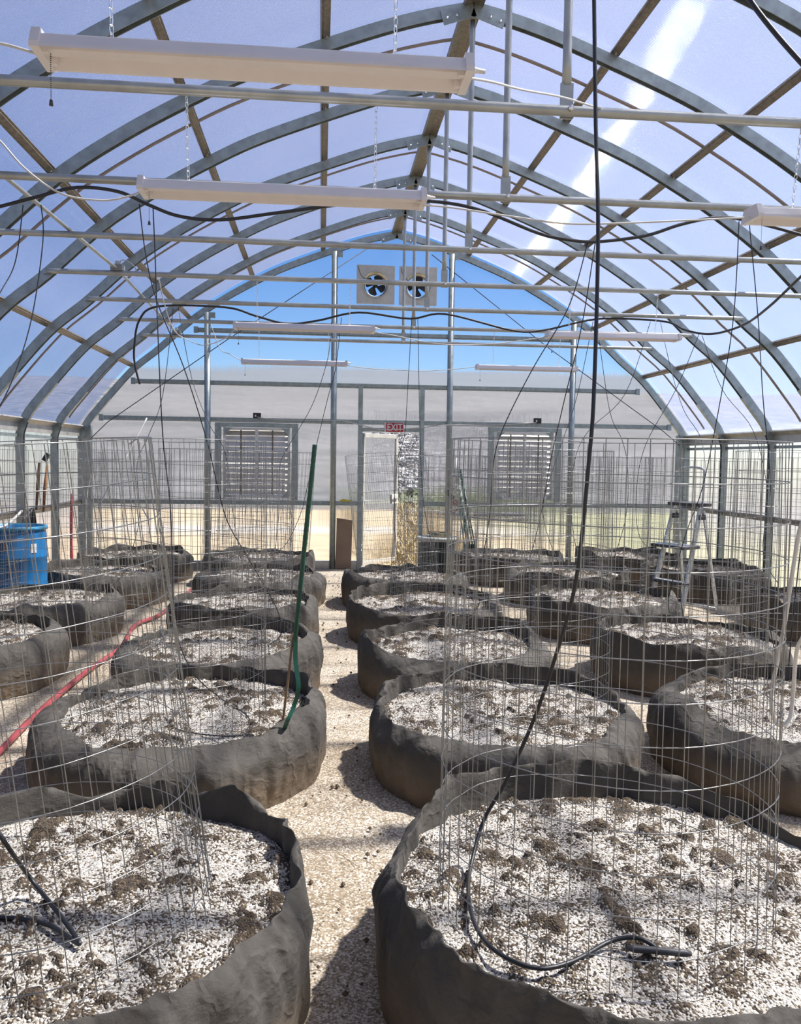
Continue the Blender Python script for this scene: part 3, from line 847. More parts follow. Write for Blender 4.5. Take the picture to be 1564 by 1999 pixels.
def make_bed(cx, cy, R, label, seed, H=0.42, soilz=0.33, flop=None, dz=None, dr=None, na=200, snr=60, sna=190, mound=0.03, soil_label=None, far=True):
    if far:
        cx = -1.044 + (cx + 1.044) * 1.055; cy = cy * 1.055; R = R * 1.05; H = .365; soilz = .285
        if abs(cx) + R > 4.30: cx = math.copysign(4.30 - R, cx)
    rnd = random.Random(seed)
    if flop is None:
        flop = [(a + rnd.uniform(-12, 12), max(0, rnd.uniform(-.5, .9))) for a in range(0, 360, 45)]
    if dz is None:
        dz = [(a + rnd.uniform(-7, 7), rnd.uniform(-.045, .02) if k % 2 else rnd.uniform(-.01, .055)) for k, a in enumerate(range(0, 360, 20))]
    sx = seed * 13.7
    m = MB(); vs = []
    rows = None
    for i in range(na):
        th = 2 * pi * i / na
        c_, s_ = cos(th), sin(th)
        f = angprof(flop, th); hz = H + angprof(dz, th); rr = R + (angprof(dr, th) if dr else 0)
        # angular folds, sharpest near the rim
        n1 = noise.noise(Vector((c_ * 2.2 + sx, s_ * 2.2, 0))); n2 = noise.noise(Vector((c_ * 6 + sx, s_ * 6, 5)))
        pl = 1 - abs(noise.noise(Vector((c_ * 8 + sx, s_ * 8, 9)))) * 2.2
        rr += .022 * n1 + .012 * n2
        st = [(rr * .975, 0.0), (rr * .99, .05), (rr * 1.0, .11), (rr * 1.005, hz * .5), (rr * 1.005, hz * .7), (rr, hz * .85), (rr - .002, hz * .93), (rr - .004 + .02 * n2, hz)]
        hs_ = hz - .02
        sl = [(rr * .98, 0.0), (rr * 1.0, .05), (rr * 1.01, .12), (rr * 1.012, hs_ * .64), (rr - .004, hs_ * .76), (rr - .045, hs_ * .86), (rr - .10, hs_ * .93 + .02 * n2), (rr - .155 - .05 * n1, max(soilz + .012, hs_ - .035))]
        outer = [Vector(a).lerp(Vector(b_), f) for a, b_ in zip(st, sl)]
        tip = outer[-1]
        th_ = .008
        inner = [tip + Vector((-th_ * .5, .003)), tip + Vector((-th_, -.004)), Vector((tip.x - th_ * 1.2, tip.y - .03)), Vector((min(tip.x - .012, rr - .02), lerp(tip.y, soilz, .6))), Vector((min(tip.x - .015, rr - .03), soilz - .06))]
        allp = outer + inner
        rows = len(allp)
        for k, p in enumerate(allp):
            z = p.y; up_f = min(1, max(0, z / H))
            w_ = 0.010 * noise.noise(Vector((c_ * 3 + sx, s_ * 3, z * 9))) + 0.007 * noise.noise(Vector((c_ * 5 + sx + z * 6, s_ * 5, z * 16)))
            cr = noise.noise(Vector((c_ * 3.5 + z * 6 + sx, s_ * 3.5 - z * 5, z * 4 + 3)))
            w_ += .026 * max(0, 1 - abs(cr) * 8) * (k < 9)
            cr = noise.noise(Vector((c_ * 6 - z * 9 + sx, s_ * 6, z * 7 + 13)))
            w_ -= .018 * max(0, 1 - abs(cr) * 8) * (k < 9)
            w_ += .010 * n2 * up_f ** 3
            if k == 0: w_ *= .4
            r = p.x + w_
            zz = z + (.006 * n2 + .016 * max(0, 1 - abs(n2) * 6) * f) * (up_f > .8) * (k in range(4, rows - 2))
            vs.append((cx + r * c_, cy + r * s_, max(0.0, zz) if k else 0.0))
    fs = [(i * rows + k, ((i + 1) % na) * rows + k, ((i + 1) % na) * rows + k + 1, i * rows + k + 1) for i in range(na) for k in range(rows - 1)]
    m.add(vs, fs, True)
    root = put(m, 'fabric_grow_bed', FABRIC, at=(cx, cy, 0))
    tag(root, label, 'grow bed', 'round fabric grow beds')
    sm = root.modifiers.new('smooth', 'SUBSURF'); sm.levels = 1; sm.render_levels = 1
    # soil
    m = MB(); vs = [(cx, cy, soilz + mound)]; cl = [0.0]
    for j in range(1, snr + 1):
        f = j / snr
        for i in range(sna):
            th = 2 * pi * i / sna
            c_, s_ = cos(th), sin(th); fl = angprof(flop, th)
            rr = R + (angprof(dr, th) if dr else 0) - .018 - .125 * fl + .022 * noise.noise(Vector((c_ * 2.2 + sx, s_ * 2.2, 0))) * (1 - fl)
            r = rr * f
            x = cx + r * cos(th); y = cy + r * sin(th)
            p = Vector((x, y, seed))
            z = soilz + mound * (1 - f * f) + .016 * noise.noise(p * 3.2)
            z += .010 * noise.noise(p * 9) - .012 * fl * f ** 6
            q = Vector((x * 11, y * 11, seed + 4)); c1 = noise.noise(q) + .35 * noise.noise(q * 2.3)
            gate = max(0, min(1, noise.noise(Vector((x * 3.1, y * 3.1, seed + 8))) * 2 + .65))
            cc = max(0, min(1, (c1 - .06) * 3.0)) * gate
            c2 = max(0, min(1, (noise.noise(Vector((x * 26, y * 26, seed + 31))) - .18) * 4)) * max(0, min(1, noise.noise(Vector((x * 4.3, y * 4.3, seed + 18))) * 2.5 + .5))
            z += .010 * c2; cc = max(cc, c2 * .85)
            z += .024 * cc * (1 if c2 < cc else .4) + .012 * cc * noise.noise(p * 37) + .0035 * noise.noise(p * 60)
            vs.append((x, y, z)); cl.append(min(1, cc * 1.1))
    fs = [(0, 1 + i, 1 + (i + 1) % sna) for i in range(sna)]
    for j in range(snr - 1):
        for i in range(sna):
            a = 1 + j * sna + i; b = 1 + j * sna + (i + 1) % sna
            fs.append((a, a + sna, b + sna, b))
    m.add(vs, fs, True)
    so = put(m, 'potting_mix', SOIL, at=(cx, cy, soilz))
    at_ = so.data.attributes.new('clod', 'FLOAT', 'POINT'); at_.data.foreach_set('value', cl)
    tag(so, soil_label or ('white-flecked potting mix filling the ' + label), 'potting mix', 'potting mix in the beds', 'stuff')
    if so.data.polygons[0].normal.z < 0: so.data.flip_normals()
    return root

# angle 0 = right (+x), 90 = far, 180 = left, 270 = towards the camera
B = make_bed
B(-.16, 2.36, .70, 'large round grow bed nearest the camera right of the path', 1, far=False, flop=[(0, .1), (60, 0), (120, 0), (170, .35), (200, .2), (250, .1), (300, .7), (330, .8), (350, .2)], dz=[(0, -.06), (20, -.05), (40, .0), (60, .02), (75, .05), (95, .045), (110, .03), (128, .055), (145, .0), (165, -.02), (190, .0), (230, -.01), (270, -.02), (310, .0), (335, .03)], na=300, snr=130, sna=460, dr=[(0, .10), (40, .03), (90, -.02), (180, 0), (270, .04), (330, .12)], soil_label='white perlite potting mix in the nearest bed right of the path')
B(-1.76, 2.34, .69, 'large round grow bed nearest the camera left of the path', 2, far=False, flop=[(0, .15), (45, 0), (90, .1), (135, .3), (200, .2), (300, .25), (340, .3)], dz=[(0, .0), (20, .03), (40, -.015), (52, .045), (66, -.02), (76, .035), (88, -.02), (98, -.035), (112, .03), (130, .03), (180, .02), (300, -.0), (335, -.01)], na=300, snr=130, sna=460, soil_label='white perlite potting mix in the nearest bed left of the path')
B(-.14, 4.0, .655, 'second round grow bed right of the path, with a flopped near edge', 3, flop=[(0, .3), (45, 0), (120, .1), (165, .4), (210, .3), (240, .75), (270, .8), (300, .5), (325, .9), (345, .5)], dz=[(0, -.02), (40, .02), (90, .03), (120, .0), (150, .035), (175, .0), (205, -.03), (240, -.03), (270, -.02), (300, -.045), (330, .0)], na=260, snr=90, sna=300)
B(-1.70, 4.08, .69, 'second round grow bed left of the path, with a green stake in it', 4, flop=[(0, .5), (30, .1), (90, .2), (120, .3), (160, .6), (200, 1.0), (225, .9), (245, .5), (270, .9), (300, 1.0), (330, .4)], dz=[(5, .05), (20, .01), (30, .045), (60, .0), (90, .02), (120, .03), (150, -.02), (180, .02), (210, -.02), (240, -.03), (270, -.04), (300, -.05), (330, .03)], na=260, snr=90, sna=300)
B(-.15, 5.50, .64, 'third round grow bed right of the path, with a pulled-down front edge', 5, flop=[(0, .8), (40, .1), (90, .1), (150, .8), (170, .2), (200, .2), (240, .9), (280, .8), (320, .9)], dz=[(0, .0), (30, .06), (60, .03), (90, .05), (120, .03), (160, .03), (190, .05), (215, -.02), (245, -.07), (280, -.03), (320, -.01)])
B(-1.70, 5.52, .66, 'third round grow bed left of the path', 6, flop=[(0, .3), (60, .2), (120, .5), (180, .9), (220, .7), (260, .9), (300, .9), (330, .5)], dz=[(0, .05), (20, -.02), (40, .03), (90, .04), (130, -.01), (180, .0), (225, -.04), (270, -.02), (310, .0), (345, .06)])
B(-.15, 7.10, .66, 'fourth round grow bed right of the path, light flap at its right side', 7, flop=[(0, .6), (60, .2), (150, .2), (200, .1), (270, .2), (330, .8)], dz=[(0, .05), (30, .02), (90, .05), (150, .05), (200, -.01), (250, -.06), (300, -.03), (345, .03)])
B(-1.67, 7.10, .62, 'fourth round grow bed left of the path', 8, flop=[(0, .6), (60, .0), (120, .3), (200, .3), (270, .1), (330, .4)])
B(-.15, 8.76, .66, 'fifth round grow bed right of the path, near the dark bin', 9, flop=[(0, .8), (60, .4), (150, .2), (200, .3), (270, .7), (330, .8)])
B(-1.67, 8.78, .68, 'fifth round grow bed left of the path', 10, flop=[(0, .8), (60, .2), (150, .6), (200, .5), (270, .8), (330, .9)])
B(-1.80, 10.35, .68, 'farthest round grow bed in the row left of the path', 11, na=140)
B(1.34, 3.95, .70, 'round grow bed at the right picture edge under the white tube loop', 12, flop=[(0, .3), (90, .1), (150, .7), (180, .9), (215, .8), (250, .9), (270, .5), (320, .8)], dz=[(0, .0), (60, .03), (100, .01), (140, .0), (165, .04), (185, .075), (205, -.04), (240, -.06), (280, -.03), (330, .0)], na=260, snr=90, sna=300)
B(1.54, 5.65, .665, 'round grow bed behind the one under the white tube loop', 13, flop=[(0, .8), (90, .1), (150, .2), (200, .1), (270, .2), (330, .4)])
B(1.50, 7.32, .68, 'round grow bed in front of the step ladder', 14, flop=[(0, .3), (90, .1), (180, .2), (230, .3), (270, .4), (310, .8), (345, .9)])
B(1.62, 8.95, .66, 'round grow bed left of the step ladder with a light fabric flap', 15)
B(1.35, 10.50, .68, 'farthest round grow bed right of the dark bin', 16, na=140)
B(3.72, 7.15, .62, 'round grow bed against the right wall nearest the camera', 17)
B(3.45, 9.25, .66, 'round grow bed directly behind the step ladder', 18)
B(3.00, 10.75, .68, 'farthest round grow bed in the right back corner', 19, na=140)
B(-3.45, 5.80, .68, 'crumpled round grow bed at the left picture edge', 20, flop=[(0, .6), (60, .4), (150, .2), (200, .2), (260, .6), (300, .9), (330, .5)])
B(-3.40, 7.30, .68, 'round grow bed in front of the blue drum', 21, flop=[(0, .7), (60, .1), (150, .3), (200, .5), (270, .8), (330, .9)])
B(-3.28, 9.00, .66, 'round grow bed right of the blue drum', 22)
B(-3.30, 10.60, .68, 'farthest round grow bed in the left back corner', 23, na=140)

# ------------------------------------------------------------------ wire cages
def cage(cx, cy, R, label, seed, z0=.27, h=1.52, lean=(0, 0), step=.051, ringstep=.1016, fat=.92, n=4, taper=0.0):
    rnd = random.Random(seed * 7 + 1)
    if cy > 3: z0 = .22; h = 1.423 + rnd.uniform(-.02, .03)
    if cy > 5: cx = -1.044 + (cx + 1.044) * 1.055; cy *= 1.055; R *= 1.03
    if abs(cx) > 3.75: cx = math.copysign(3.72, cx)
    nv = int(2 * pi * R / step); seam = rnd.uniform(0, 6.28)
    def P(th, z):
        f = z / h
        wob = .018 * noise.noise(Vector((cos(th) * 1.3 + seed, sin(th) * 1.3, f * 1.2))) + .006 * noise.noise(Vector((cos(th) * 5 + seed, sin(th) * 5, f * 3)))
        r = R * (1 + taper * (.5 - f)) + wob + R * .03 * cos(2 * th + seed)
        return Vector((cx + r * cos(th) + lean[0] * f, cy + r * sin(th) + lean[1] * f, z0 + z + lean[0] * -.18 * cos(th) + lean[1] * -.18 * sin(th)))
    m = MB(); rw = .00125 * fat
    for i in range(nv):
        th = seam + 2 * pi * i / nv
        m.tube([P(th + .006 * noise.noise(Vector((i * 3.1, k, seed))), h * k / 7) for k in range(8)], rw, n, cap=False)
    nr = int(h / ringstep) + 1
    for j in range(nr):
        z = h - j * ringstep
        if z < 0: break
        pts = [P(seam + 2 * pi * i / 56, z) for i in range(57)]
        e = rnd.uniform(.02, .16)
        c_ = Vector((cx, cy, 0)); q = P(seam + e, z)
        d_ = (c_ - q); d_.z = 0; d_.normalize()
        pts.append(q + d_ * rnd.uniform(.005, .04) + Vector((0, 0, rnd.uniform(-.02, .02))))
        m.tube(pts, rw * 1.12, n, cap=False)
    o = put(m, 'wire_plant_cage', ZINC, at=(cx, cy, z0))
    for p in o.data.polygons: p.use_smooth = True
    tag(o, label, 'wire cage', 'welded wire plant cages')
    return o
cage(-.24, 2.27, .445, 'tall wire cage standing in the nearest bed right of the path', 1, n=6, lean=(.0, -.02), taper=.05, z0=.26, h=1.395, fat=1.05)
cage(-1.80, 2.33, .455, 'leaning wire cage standing in the nearest bed left of the path', 2, n=6, lean=(-.13, -.10), taper=.06, z0=.26, h=1.36, fat=1.05)
cage(-1.73, 4.2, .445, 'wire cage in the second bed left of the path, beside the green stake', 3, lean=(-.02, .0))
cage(.04, 4.3, .44, 'wire cage in the second bed right of the path', 4, lean=(-.01, .0))
cage(-1.66, 5.5, .44, 'wire cage in the third bed left of the path', 5, lean=(.03, .0))
cage(-.05, 5.5, .44, 'wire cage in the third bed right of the path', 6)
cage(-1.60, 7.15, .45, 'wire cage in the fourth bed left of the path', 7, lean=(.06, .0))
cage(-.02, 7.1, .44, 'wire cage in the fourth bed right of the path', 8, lean=(.02, .0))
cage(-.22, 8.8, .44, 'slanted wire cage in front of the open door leaf', 9, lean=(-.16, .1))
cage(-1.75, 8.8, .44, 'wire cage in the fifth bed left of the path', 10, lean=(-.04, .0))
cage(1.52, 4.1, .44, 'wire cage at the right picture edge by the white tube loop', 11)
cage(1.66, 5.7, .44, 'wire cage in the bed behind the one under the white loop', 12)
cage(1.45, 7.35, .44, 'wire cage in the bed in front of the step ladder', 13)
cage(1.62, 8.95, .44, 'wire cage in the bed left of the step ladder', 14)
cage(3.70, 7.15, .44, 'wire cage in the nearest bed along the right wall', 15)
cage(3.45, 9.25, .44, 'wire cage in the bed directly behind the step ladder', 16)
cage(-3.45, 5.8, .44, 'wire cage in the bed at the left picture edge', 17)
cage(-3.36, 7.3, .44, 'wire cage in front of the blue drum', 18, lean=(.03, 0))
cage(-3.28, 9.0, .44, 'wire cage in the bed right of the blue drum', 19)
cage(1.35, 10.5, .44, 'wire cage in the farthest bed right of the dark bin', 20)
cage(3.0, 10.75, .44, 'wire cage in the bed of the right back corner', 22)
cage(-3.3, 10.6, .44, 'wire cage in the bed of the left back corner', 23)
cage(-1.8, 10.35, .44, 'wire cage in the farthest bed of the row left of the path', 21)

# ------------------------------------------------------------------ shop lights
def chain(m, a, b, pitch=.021, r=.0016):
    a = Vector(a); b = Vector(b); n = max(2, int((b - a).length / pitch)); t = (b - a).normalized()
    u = t.orthogonal().normalized(); v = t.cross(u)
    for i in range(n):
        c_ = a + (b - a) * ((i + .5) / n); w_ = u if i % 2 else v
        m.tube([c_ + t * (.0135 * cos(q)) + w_ * (.0062 * sin(q)) for q in [2 * pi * k / 8 for k in range(8)]], r, 4, True)
def make_light(length=1.17):
    root = empty('shop_light', (0, 0, 0), 'lamp', 'shop light')
    hx = length / 2
    sec = [(-.075, 0.0), (-.072, .010), (-.050, .045), (-.030, .052), (.030, .052), (.050, .045), (.072, .010), (.075, 0.0), (.070, .002), (.047, .040), (.028, .046), (-.028, .046), (-.047, .040), (-.070, .002)]
    m = MB()
    m.sweep([0, 1], sec, lambda i: (Vector((-hx + 2 * hx * i, 0, 0)), Vector((0, 1, 0)), Vector((0, 0, 1))))
    put(m, 'reflector', LAMP, root)
    m = MB(); m.box((0, 0, .032), (length - .02, .045, .03)); put(m, 'ballast_channel', LAMP, root)
    for s in (-1, 1):
        m = MB(); x = s * hx
        vs = [(x + dx, y, z) for dx in (-.012, .012) for y, z in ((-.079, -.002), (-.079, .012), (-.055, .058), (.055, .058), (.079, .012), (.079, -.002))]
        m.add(vs, [(0, 1, 2, 3, 4, 5), (11, 10, 9, 8, 7, 6)] + [(i, 6 + i, 6 + (i + 1) % 6, (i + 1) % 6) for i in range(6)])
        e = put(m, 'end_cap', LAMP, root)
        for yy in (-.035, .035):
            m = MB(); m.box((x - s * .02, yy, .018), (.018, .018, .036)); put(m, 'lamp_socket', LAMP, e)
    m = MB(); p = Vector((-hx + .03, -.03, .0))
    for k in range(22): m.add(*ico(p + Vector((0, 0, -.0055 * k)), .0022))
    m.tube([p + Vector((0, 0, -.12)), p + Vector((0, 0, -.135))], [.004, .006], 6)
    put(m, 'pull_chain', DARKP, root)
    m = MB(); m.tube([(hx, 0, .035), (hx + .02, 0, .035), (hx + .03, 0, .035), (hx + .055, 0, .033)], [.012, .012, .008, .006], 8); put(m, 'plug', WHITEP, root)
    return root
def ico(c, r):
    c = Vector(c)
    return ([c + Vector(v) * r for v in ((0, 0, 1), (1, 0, 0), (0, 1, 0), (-1, 0, 0), (0, -1, 0), (0, 0, -1))], [(0, 1, 2), (0, 2, 3), (0, 3, 4), (0, 4, 1), (5, 2, 1), (5, 3, 2), (5, 4, 3), (5, 1, 4)])
def chains(root, x, y, z, top):
    for dx in (-.40, .38):
        m = MB(); chain(m, (x + dx, y, z + .055), (x + dx - .0, top[0], top[1]))
        m.tube([(x + dx - .02, y, z + .05), (x + dx, y, z + .065), (x + dx + .02, y, z + .05)], .002, 5)
        put(m, 'hanging_chain', BRIGHT, root)
L0 = make_light()
for i, (x, y, z, lab) in enumerate([(-1.225, 2.44, 2.675, 'largest white shop light hanging nearest the camera'), (-1.205, 3.66, 2.685, 'white shop light second from the camera, above the black hose'),
        (-1.19, 7.32, 2.675, 'white shop light left of centre in front of the blue gable'), (-1.35, 9.76, 2.645, 'smallest white shop light on the left, lowest in the picture'),
        (1.445, 3.66, 2.68, 'white shop light cut off by the right picture edge'), (1.51, 7.32, 2.675, 'white shop light right of centre above the right end wall post'), (1.335, 9.76, 2.645, 'smallest white shop light on the right')]):
    o = L0 if i == 0 else copy_tree(L0)
    o.location = (x, y, z); tag(o, lab, 'lamp', 'hanging shop lights')
bpy.context.view_layer.update()
for o in [q for q in C.objects if q.name.startswith('shop_light')]:
    x, y, z = o.location
    chains(o, x, y, z, (y - .045, 3.07))

# ------------------------------------------------------------------ hoses, drip lines and cords
PATH={'hose_main': [(-0.279, 2.44, 3.11), (-0.277, 2.42, 2.915), (-0.275, 2.38, 2.558), (-0.275, 2.33, 2.231), (-0.284, 2.3, 1.8), (-0.293, 2.3, 1.599), (-0.314, 2.32, 1.262), (-0.351, 2.38, 1.026), (-0.397, 2.45, 0.805), (-0.473, 2.48, 0.604), (-0.531, 2.5, 0.483), (-0.581, 2.42, 0.393), (-0.616, 2.284, 0.37), (-0.627, 2.099, 0.37), (-0.591, 1.976, 0.37), (-0.511, 1.91, 0.37), (-0.415, 1.933, 0.37), (-0.3, 2.001, 0.375), (-0.238, 1.989, 0.39), (-0.206, 1.968, 0.385), (-0.187, 1.956, 0.37)],
 'dripper': [(-0.268, 1.971, 0.375), (-0.113, 1.934, 0.375)],
 'tubeL': [(-2.021, 2.4, 0.67), (-1.866, 2.2, 0.608), (-1.838, 2.34, 0.42), (-1.713, 2.196, 0.385), (-1.645, 2.101, 0.375), (-1.649, 2.099, 0.37), (-1.734, 2.18, 0.37), (-1.825, 2.221, 0.37), (-1.943, 2.257, 0.36)],
 'header1': [(-3.194, 4.8, 2.804), (-2.931, 4.8, 2.873), (-2.772, 4.8, 2.92), (-2.585, 4.8, 2.977), (-2.371, 4.8, 3.037), (-2.155, 4.8, 3.025), (-1.992, 4.8, 2.961), (-1.828, 4.8, 2.907), (-1.607, 4.8, 2.896), (-1.286, 4.8, 2.948), (-0.904, 4.8, 3.011), (-0.503, 4.8, 3.045), (-0.182, 4.8, 3.013), (0.176, 4.8, 2.893), (0.356, 4.8, 2.862), (0.522, 4.8, 2.857), (0.809, 4.8, 2.902), (1.02, 4.8, 2.974), (1.235, 4.8, 3.021), (1.453, 4.8, 3.006), (1.995, 4.8, 2.888)],
 'header2': [(-2.85, 8.7, 2.304), (-2.894, 8.7, 2.48), (-2.903, 8.7, 2.656), (-2.841, 8.65, 2.927), (-2.643, 8.6, 3.059), (-1.999, 8.6, 3.069), (-1.698, 8.6, 2.993), (-1.394, 8.6, 2.926), (-1.09, 8.6, 2.965), (-0.681, 8.6, 3.058), (-0.163, 8.6, 3.012), (0.202, 8.6, 3.069), (0.892, 8.6, 2.924), (1.213, 8.6, 2.933), (1.695, 8.6, 3.051), (1.985, 8.5, 3.059), (2.391, 8.3, 3.008), (2.475, 8.0, 2.88), (2.594, 7.7, 2.806), (2.637, 7.2, 2.811), (2.541, 6.6, 2.859), (2.459, 6.0, 2.976), (2.371, 5.4, 3.082)],
 'cable_tr': [(0.226, 2.6, 3.132), (0.254, 2.55, 3.016), (0.305, 2.5, 2.904), (0.369, 2.45, 2.792), (0.432, 2.4, 2.688)],
 'loop': [(0.947, 3.2, 1.551), (0.908, 3.25, 1.351), (0.914, 3.3, 1.187), (0.91, 3.35, 0.898), (0.903, 3.4, 0.665), (0.898, 3.4, 0.564), (0.915, 3.4, 0.496), (0.948, 3.4, 0.469), (0.986, 3.4, 0.506), (0.995, 3.4, 0.619), (0.973, 3.35, 0.809), (0.989, 3.3, 1.016)],
 'stake': [(-1.072, 3.85, 1.657), (-1.156, 3.93, 0.777)],
 'strap': [(-1.156, 3.93, 0.777), (-1.155, 3.92, 0.646), (-1.14, 3.9, 0.529), (-1.158, 3.9, 0.444), (-1.192, 3.87, 0.369), (-1.211, 3.933, 0.3)],
 'bamboo': [(-1.167, 3.95, 0.773), (-1.19, 3.92, 0.549), (-1.221, 3.949, 0.29)]}
DROPS=[[(-2.652, 4.8, 2.933), (-2.696, 4.8, 2.633), (-2.743, 4.7, 2.444), (-2.838, 4.6, 2.191)],
 [(-2.559, 4.8, 2.937), (-2.551, 4.8, 2.747), (-2.582, 4.7, 2.32), (-2.649, 4.6, 1.985), (-2.731, 4.5, 1.74)],
 [(-1.968, 4.8, 2.948), (-1.958, 4.8, 2.687), (-1.927, 4.7, 2.284), (-1.884, 4.6, 1.704), (-1.83, 4.5, 1.355), (-1.801, 4.4, 1.043), (-1.772, 4.3, 0.743), (-1.681, 4.25, 0.519), (-1.562, 4.429, 0.33), (-1.407, 4.175, 0.315), (-1.362, 3.933, 0.315), (-1.471, 3.85, 0.315), (-1.695, 3.949, 0.315), (-1.797, 4.152, 0.315)],
 [(-2.041, 4.8, 2.964), (-2.017, 4.85, 2.696), (-1.966, 4.9, 2.455), (-1.839, 5.0, 2.113), (-1.719, 5.1, 1.69), (-1.668, 5.2, 1.413), (-1.617, 5.3, 1.188), (-1.499, 5.4, 0.952), (-1.391, 5.5, 0.74), (-1.308, 5.5, 0.571), (-1.297, 5.5, 0.436), (-1.407, 5.777, 0.3)],
 [(-2.456, 8.6, 3.055), (-2.279, 8.3, 2.331), (-2.072, 8.0, 1.884), (-1.909, 7.8, 1.625), (-1.809, 7.5, 1.109), (-1.713, 7.2, 0.738)],
 [(-2.505, 8.6, 3.043), (-2.571, 8.4, 2.186), (-2.668, 8.2, 1.784), (-2.732, 8.0, 1.519), (-2.674, 7.8, 1.083), (-2.635, 7.4, 0.844), (-3.142, 9.21, 0.33)],
 [(-0.952, 8.6, 2.949), (-0.986, 8.4, 2.569), (-1.13, 8.2, 2.104), (-1.34, 8.0, 1.715), (-1.42, 7.9, 1.514), (-1.413, 7.6, 1.106), (-1.436, 7.3, 0.771), (-1.477, 7.2, 0.564)],
 [(-0.85, 8.6, 3.002), (-0.905, 8.7, 2.502), (-0.979, 8.8, 2.212), (-1.081, 8.9, 1.776), (-1.186, 9.0, 1.289), (-1.249, 9.0, 1.017), (-1.398, 9.0, 0.689), (-1.559, 9.0, 0.552)],
 [(-0.142, 8.6, 3.013), (-0.173, 8.6, 2.303), (-0.198, 8.6, 1.836), (-0.267, 8.6, 1.574), (-0.292, 8.6, 1.051), (-0.244, 8.7, 0.564), (-0.083, 9.544, 0.3)],
 [(-0.08, 8.6, 3.025), (-0.049, 8.6, 2.098), (-0.005, 8.6, 1.263), (0.095, 8.7, 0.78), (0.331, 9.548, 0.3)],
 [(0.468, 4.8, 2.846), (0.395, 4.9, 2.499), (0.215, 5.0, 2.147), (0.072, 5.1, 1.812), (0.031, 5.2, 1.592), (0.035, 5.3, 1.265), (0.02, 5.4, 0.99), (0.012, 5.5, 0.636), (0.054, 6.447, 0.31)],
 [(0.513, 4.8, 2.848), (0.507, 5.0, 2.398), (0.466, 5.2, 1.951), (0.503, 5.6, 1.597), (0.548, 6.0, 1.187), (0.605, 6.5, 0.828), (0.684, 7.0, 0.55), (0.877, 7.1, 0.446)],
 [(1.706, 8.5, 3.02), (1.491, 8.3, 2.213), (1.213, 8.0, 1.597), (1.046, 7.8, 1.113), (1.121, 7.5, 0.664)],
 [(1.743, 8.5, 3.036), (1.871, 8.4, 2.124), (1.978, 8.3, 1.813), (2.009, 8.2, 1.505), (1.92, 8.0, 1.007), (1.943, 8.61, 0.31)],
 [(2.271, 8.4, 3.02), (2.099, 8.6, 2.299), (1.824, 8.9, 1.932), (1.705, 9.0, 1.6), (1.681, 9.0, 1.041), (1.782, 9.0, 0.478)],
 [(2.378, 8.4, 3.013), (2.334, 8.0, 2.507), (2.302, 7.6, 2.088), (2.301, 7.2, 1.796), (2.157, 6.8, 1.401), (1.871, 6.3, 1.016), (1.54, 5.8, 0.692), (1.544, 5.7, 0.415)],
 [(2.56, 7.9, 2.833), (2.478, 8.2, 2.328), (2.337, 8.6, 1.771), (2.335, 8.8, 1.28), (2.43, 8.9, 0.773), (2.812, 9.1, 0.526)],
 [(2.54, 7.8, 2.818), (2.666, 7.6, 2.284), (2.875, 7.4, 1.902), (2.926, 7.2, 1.35), (2.856, 7.1, 0.809), (3.068, 7.2, 0.52)],
 [(1.369, 4.8, 3.006), (1.407, 4.9, 2.469), (1.389, 5.0, 1.957), (1.347, 5.1, 1.45), (1.34, 5.3, 1.141), (1.341, 5.5, 0.774), (1.368, 5.6, 0.58), (1.671, 6.067, 0.3)],
 [(1.431, 4.8, 2.999), (1.508, 4.8, 2.456), (1.452, 4.6, 1.962), (1.448, 4.5, 1.614), (1.373, 4.3, 1.202), (1.257, 4.1, 0.823), (1.297, 4.0, 0.501)],
 [(2.03, 4.8, 2.83), (1.669, 4.4, 1.897), (1.411, 4.1, 1.089), (1.321, 4.0, 0.579)]]
CORDS=[[(-2.028, 2.44, 2.722), (-1.922, 2.44, 2.709), (-1.868, 2.44, 2.698), (-1.814, 2.44, 2.684)],
 [(-0.655, 2.44, 2.69), (-0.534, 2.6, 2.751), (-0.369, 2.9, 2.862), (-0.114, 3.3, 3.014), (0.186, 3.64, 3.116), (0.438, 3.64, 3.113), (0.717, 3.64, 3.114), (1.144, 3.64, 3.103)],
 [(-2.44, 3.66, 2.938), (-2.36, 3.66, 2.871), (-2.261, 3.66, 2.763), (-2.119, 3.66, 2.67), (-1.955, 3.66, 2.65), (-1.841, 3.66, 2.674), (-1.785, 3.66, 2.701)],
 [(-0.621, 3.66, 2.686), (-0.497, 3.66, 2.681), (-0.227, 3.66, 2.653), (0.001, 3.66, 2.633), (0.231, 3.66, 2.642), (0.556, 3.66, 2.668), (0.863, 3.66, 2.694)],
 [(-0.61, 7.32, 2.68), (-0.424, 7.32, 2.655), (-0.023, 7.32, 2.592), (0.381, 7.32, 2.602), (0.653, 7.32, 2.636), (0.916, 7.32, 2.683)],
 [(-0.771, 9.76, 2.655), (-0.449, 9.76, 2.622), (0.083, 9.76, 2.611), (0.44, 9.76, 2.637), (0.758, 9.76, 2.674)],
 [(-2.447, 7.32, 3.116), (-2.42, 7.4, 3.082), (-2.414, 7.6, 2.926), (-2.395, 8.0, 2.744), (-2.287, 8.2, 2.681), (-2.118, 8.0, 2.616), (-1.888, 7.6, 2.632), (-1.772, 7.32, 2.682)],
 [(-2.297, 9.76, 3.102), (-2.183, 9.76, 2.809), (-2.069, 9.76, 2.744), (-1.927, 9.76, 2.667)],
 [(-2.717, 7.3, 3.148), (-2.708, 7.3, 3.203), (-2.659, 7.3, 3.204), (-2.601, 7.3, 3.16), (-2.576, 7.3, 3.107)]]

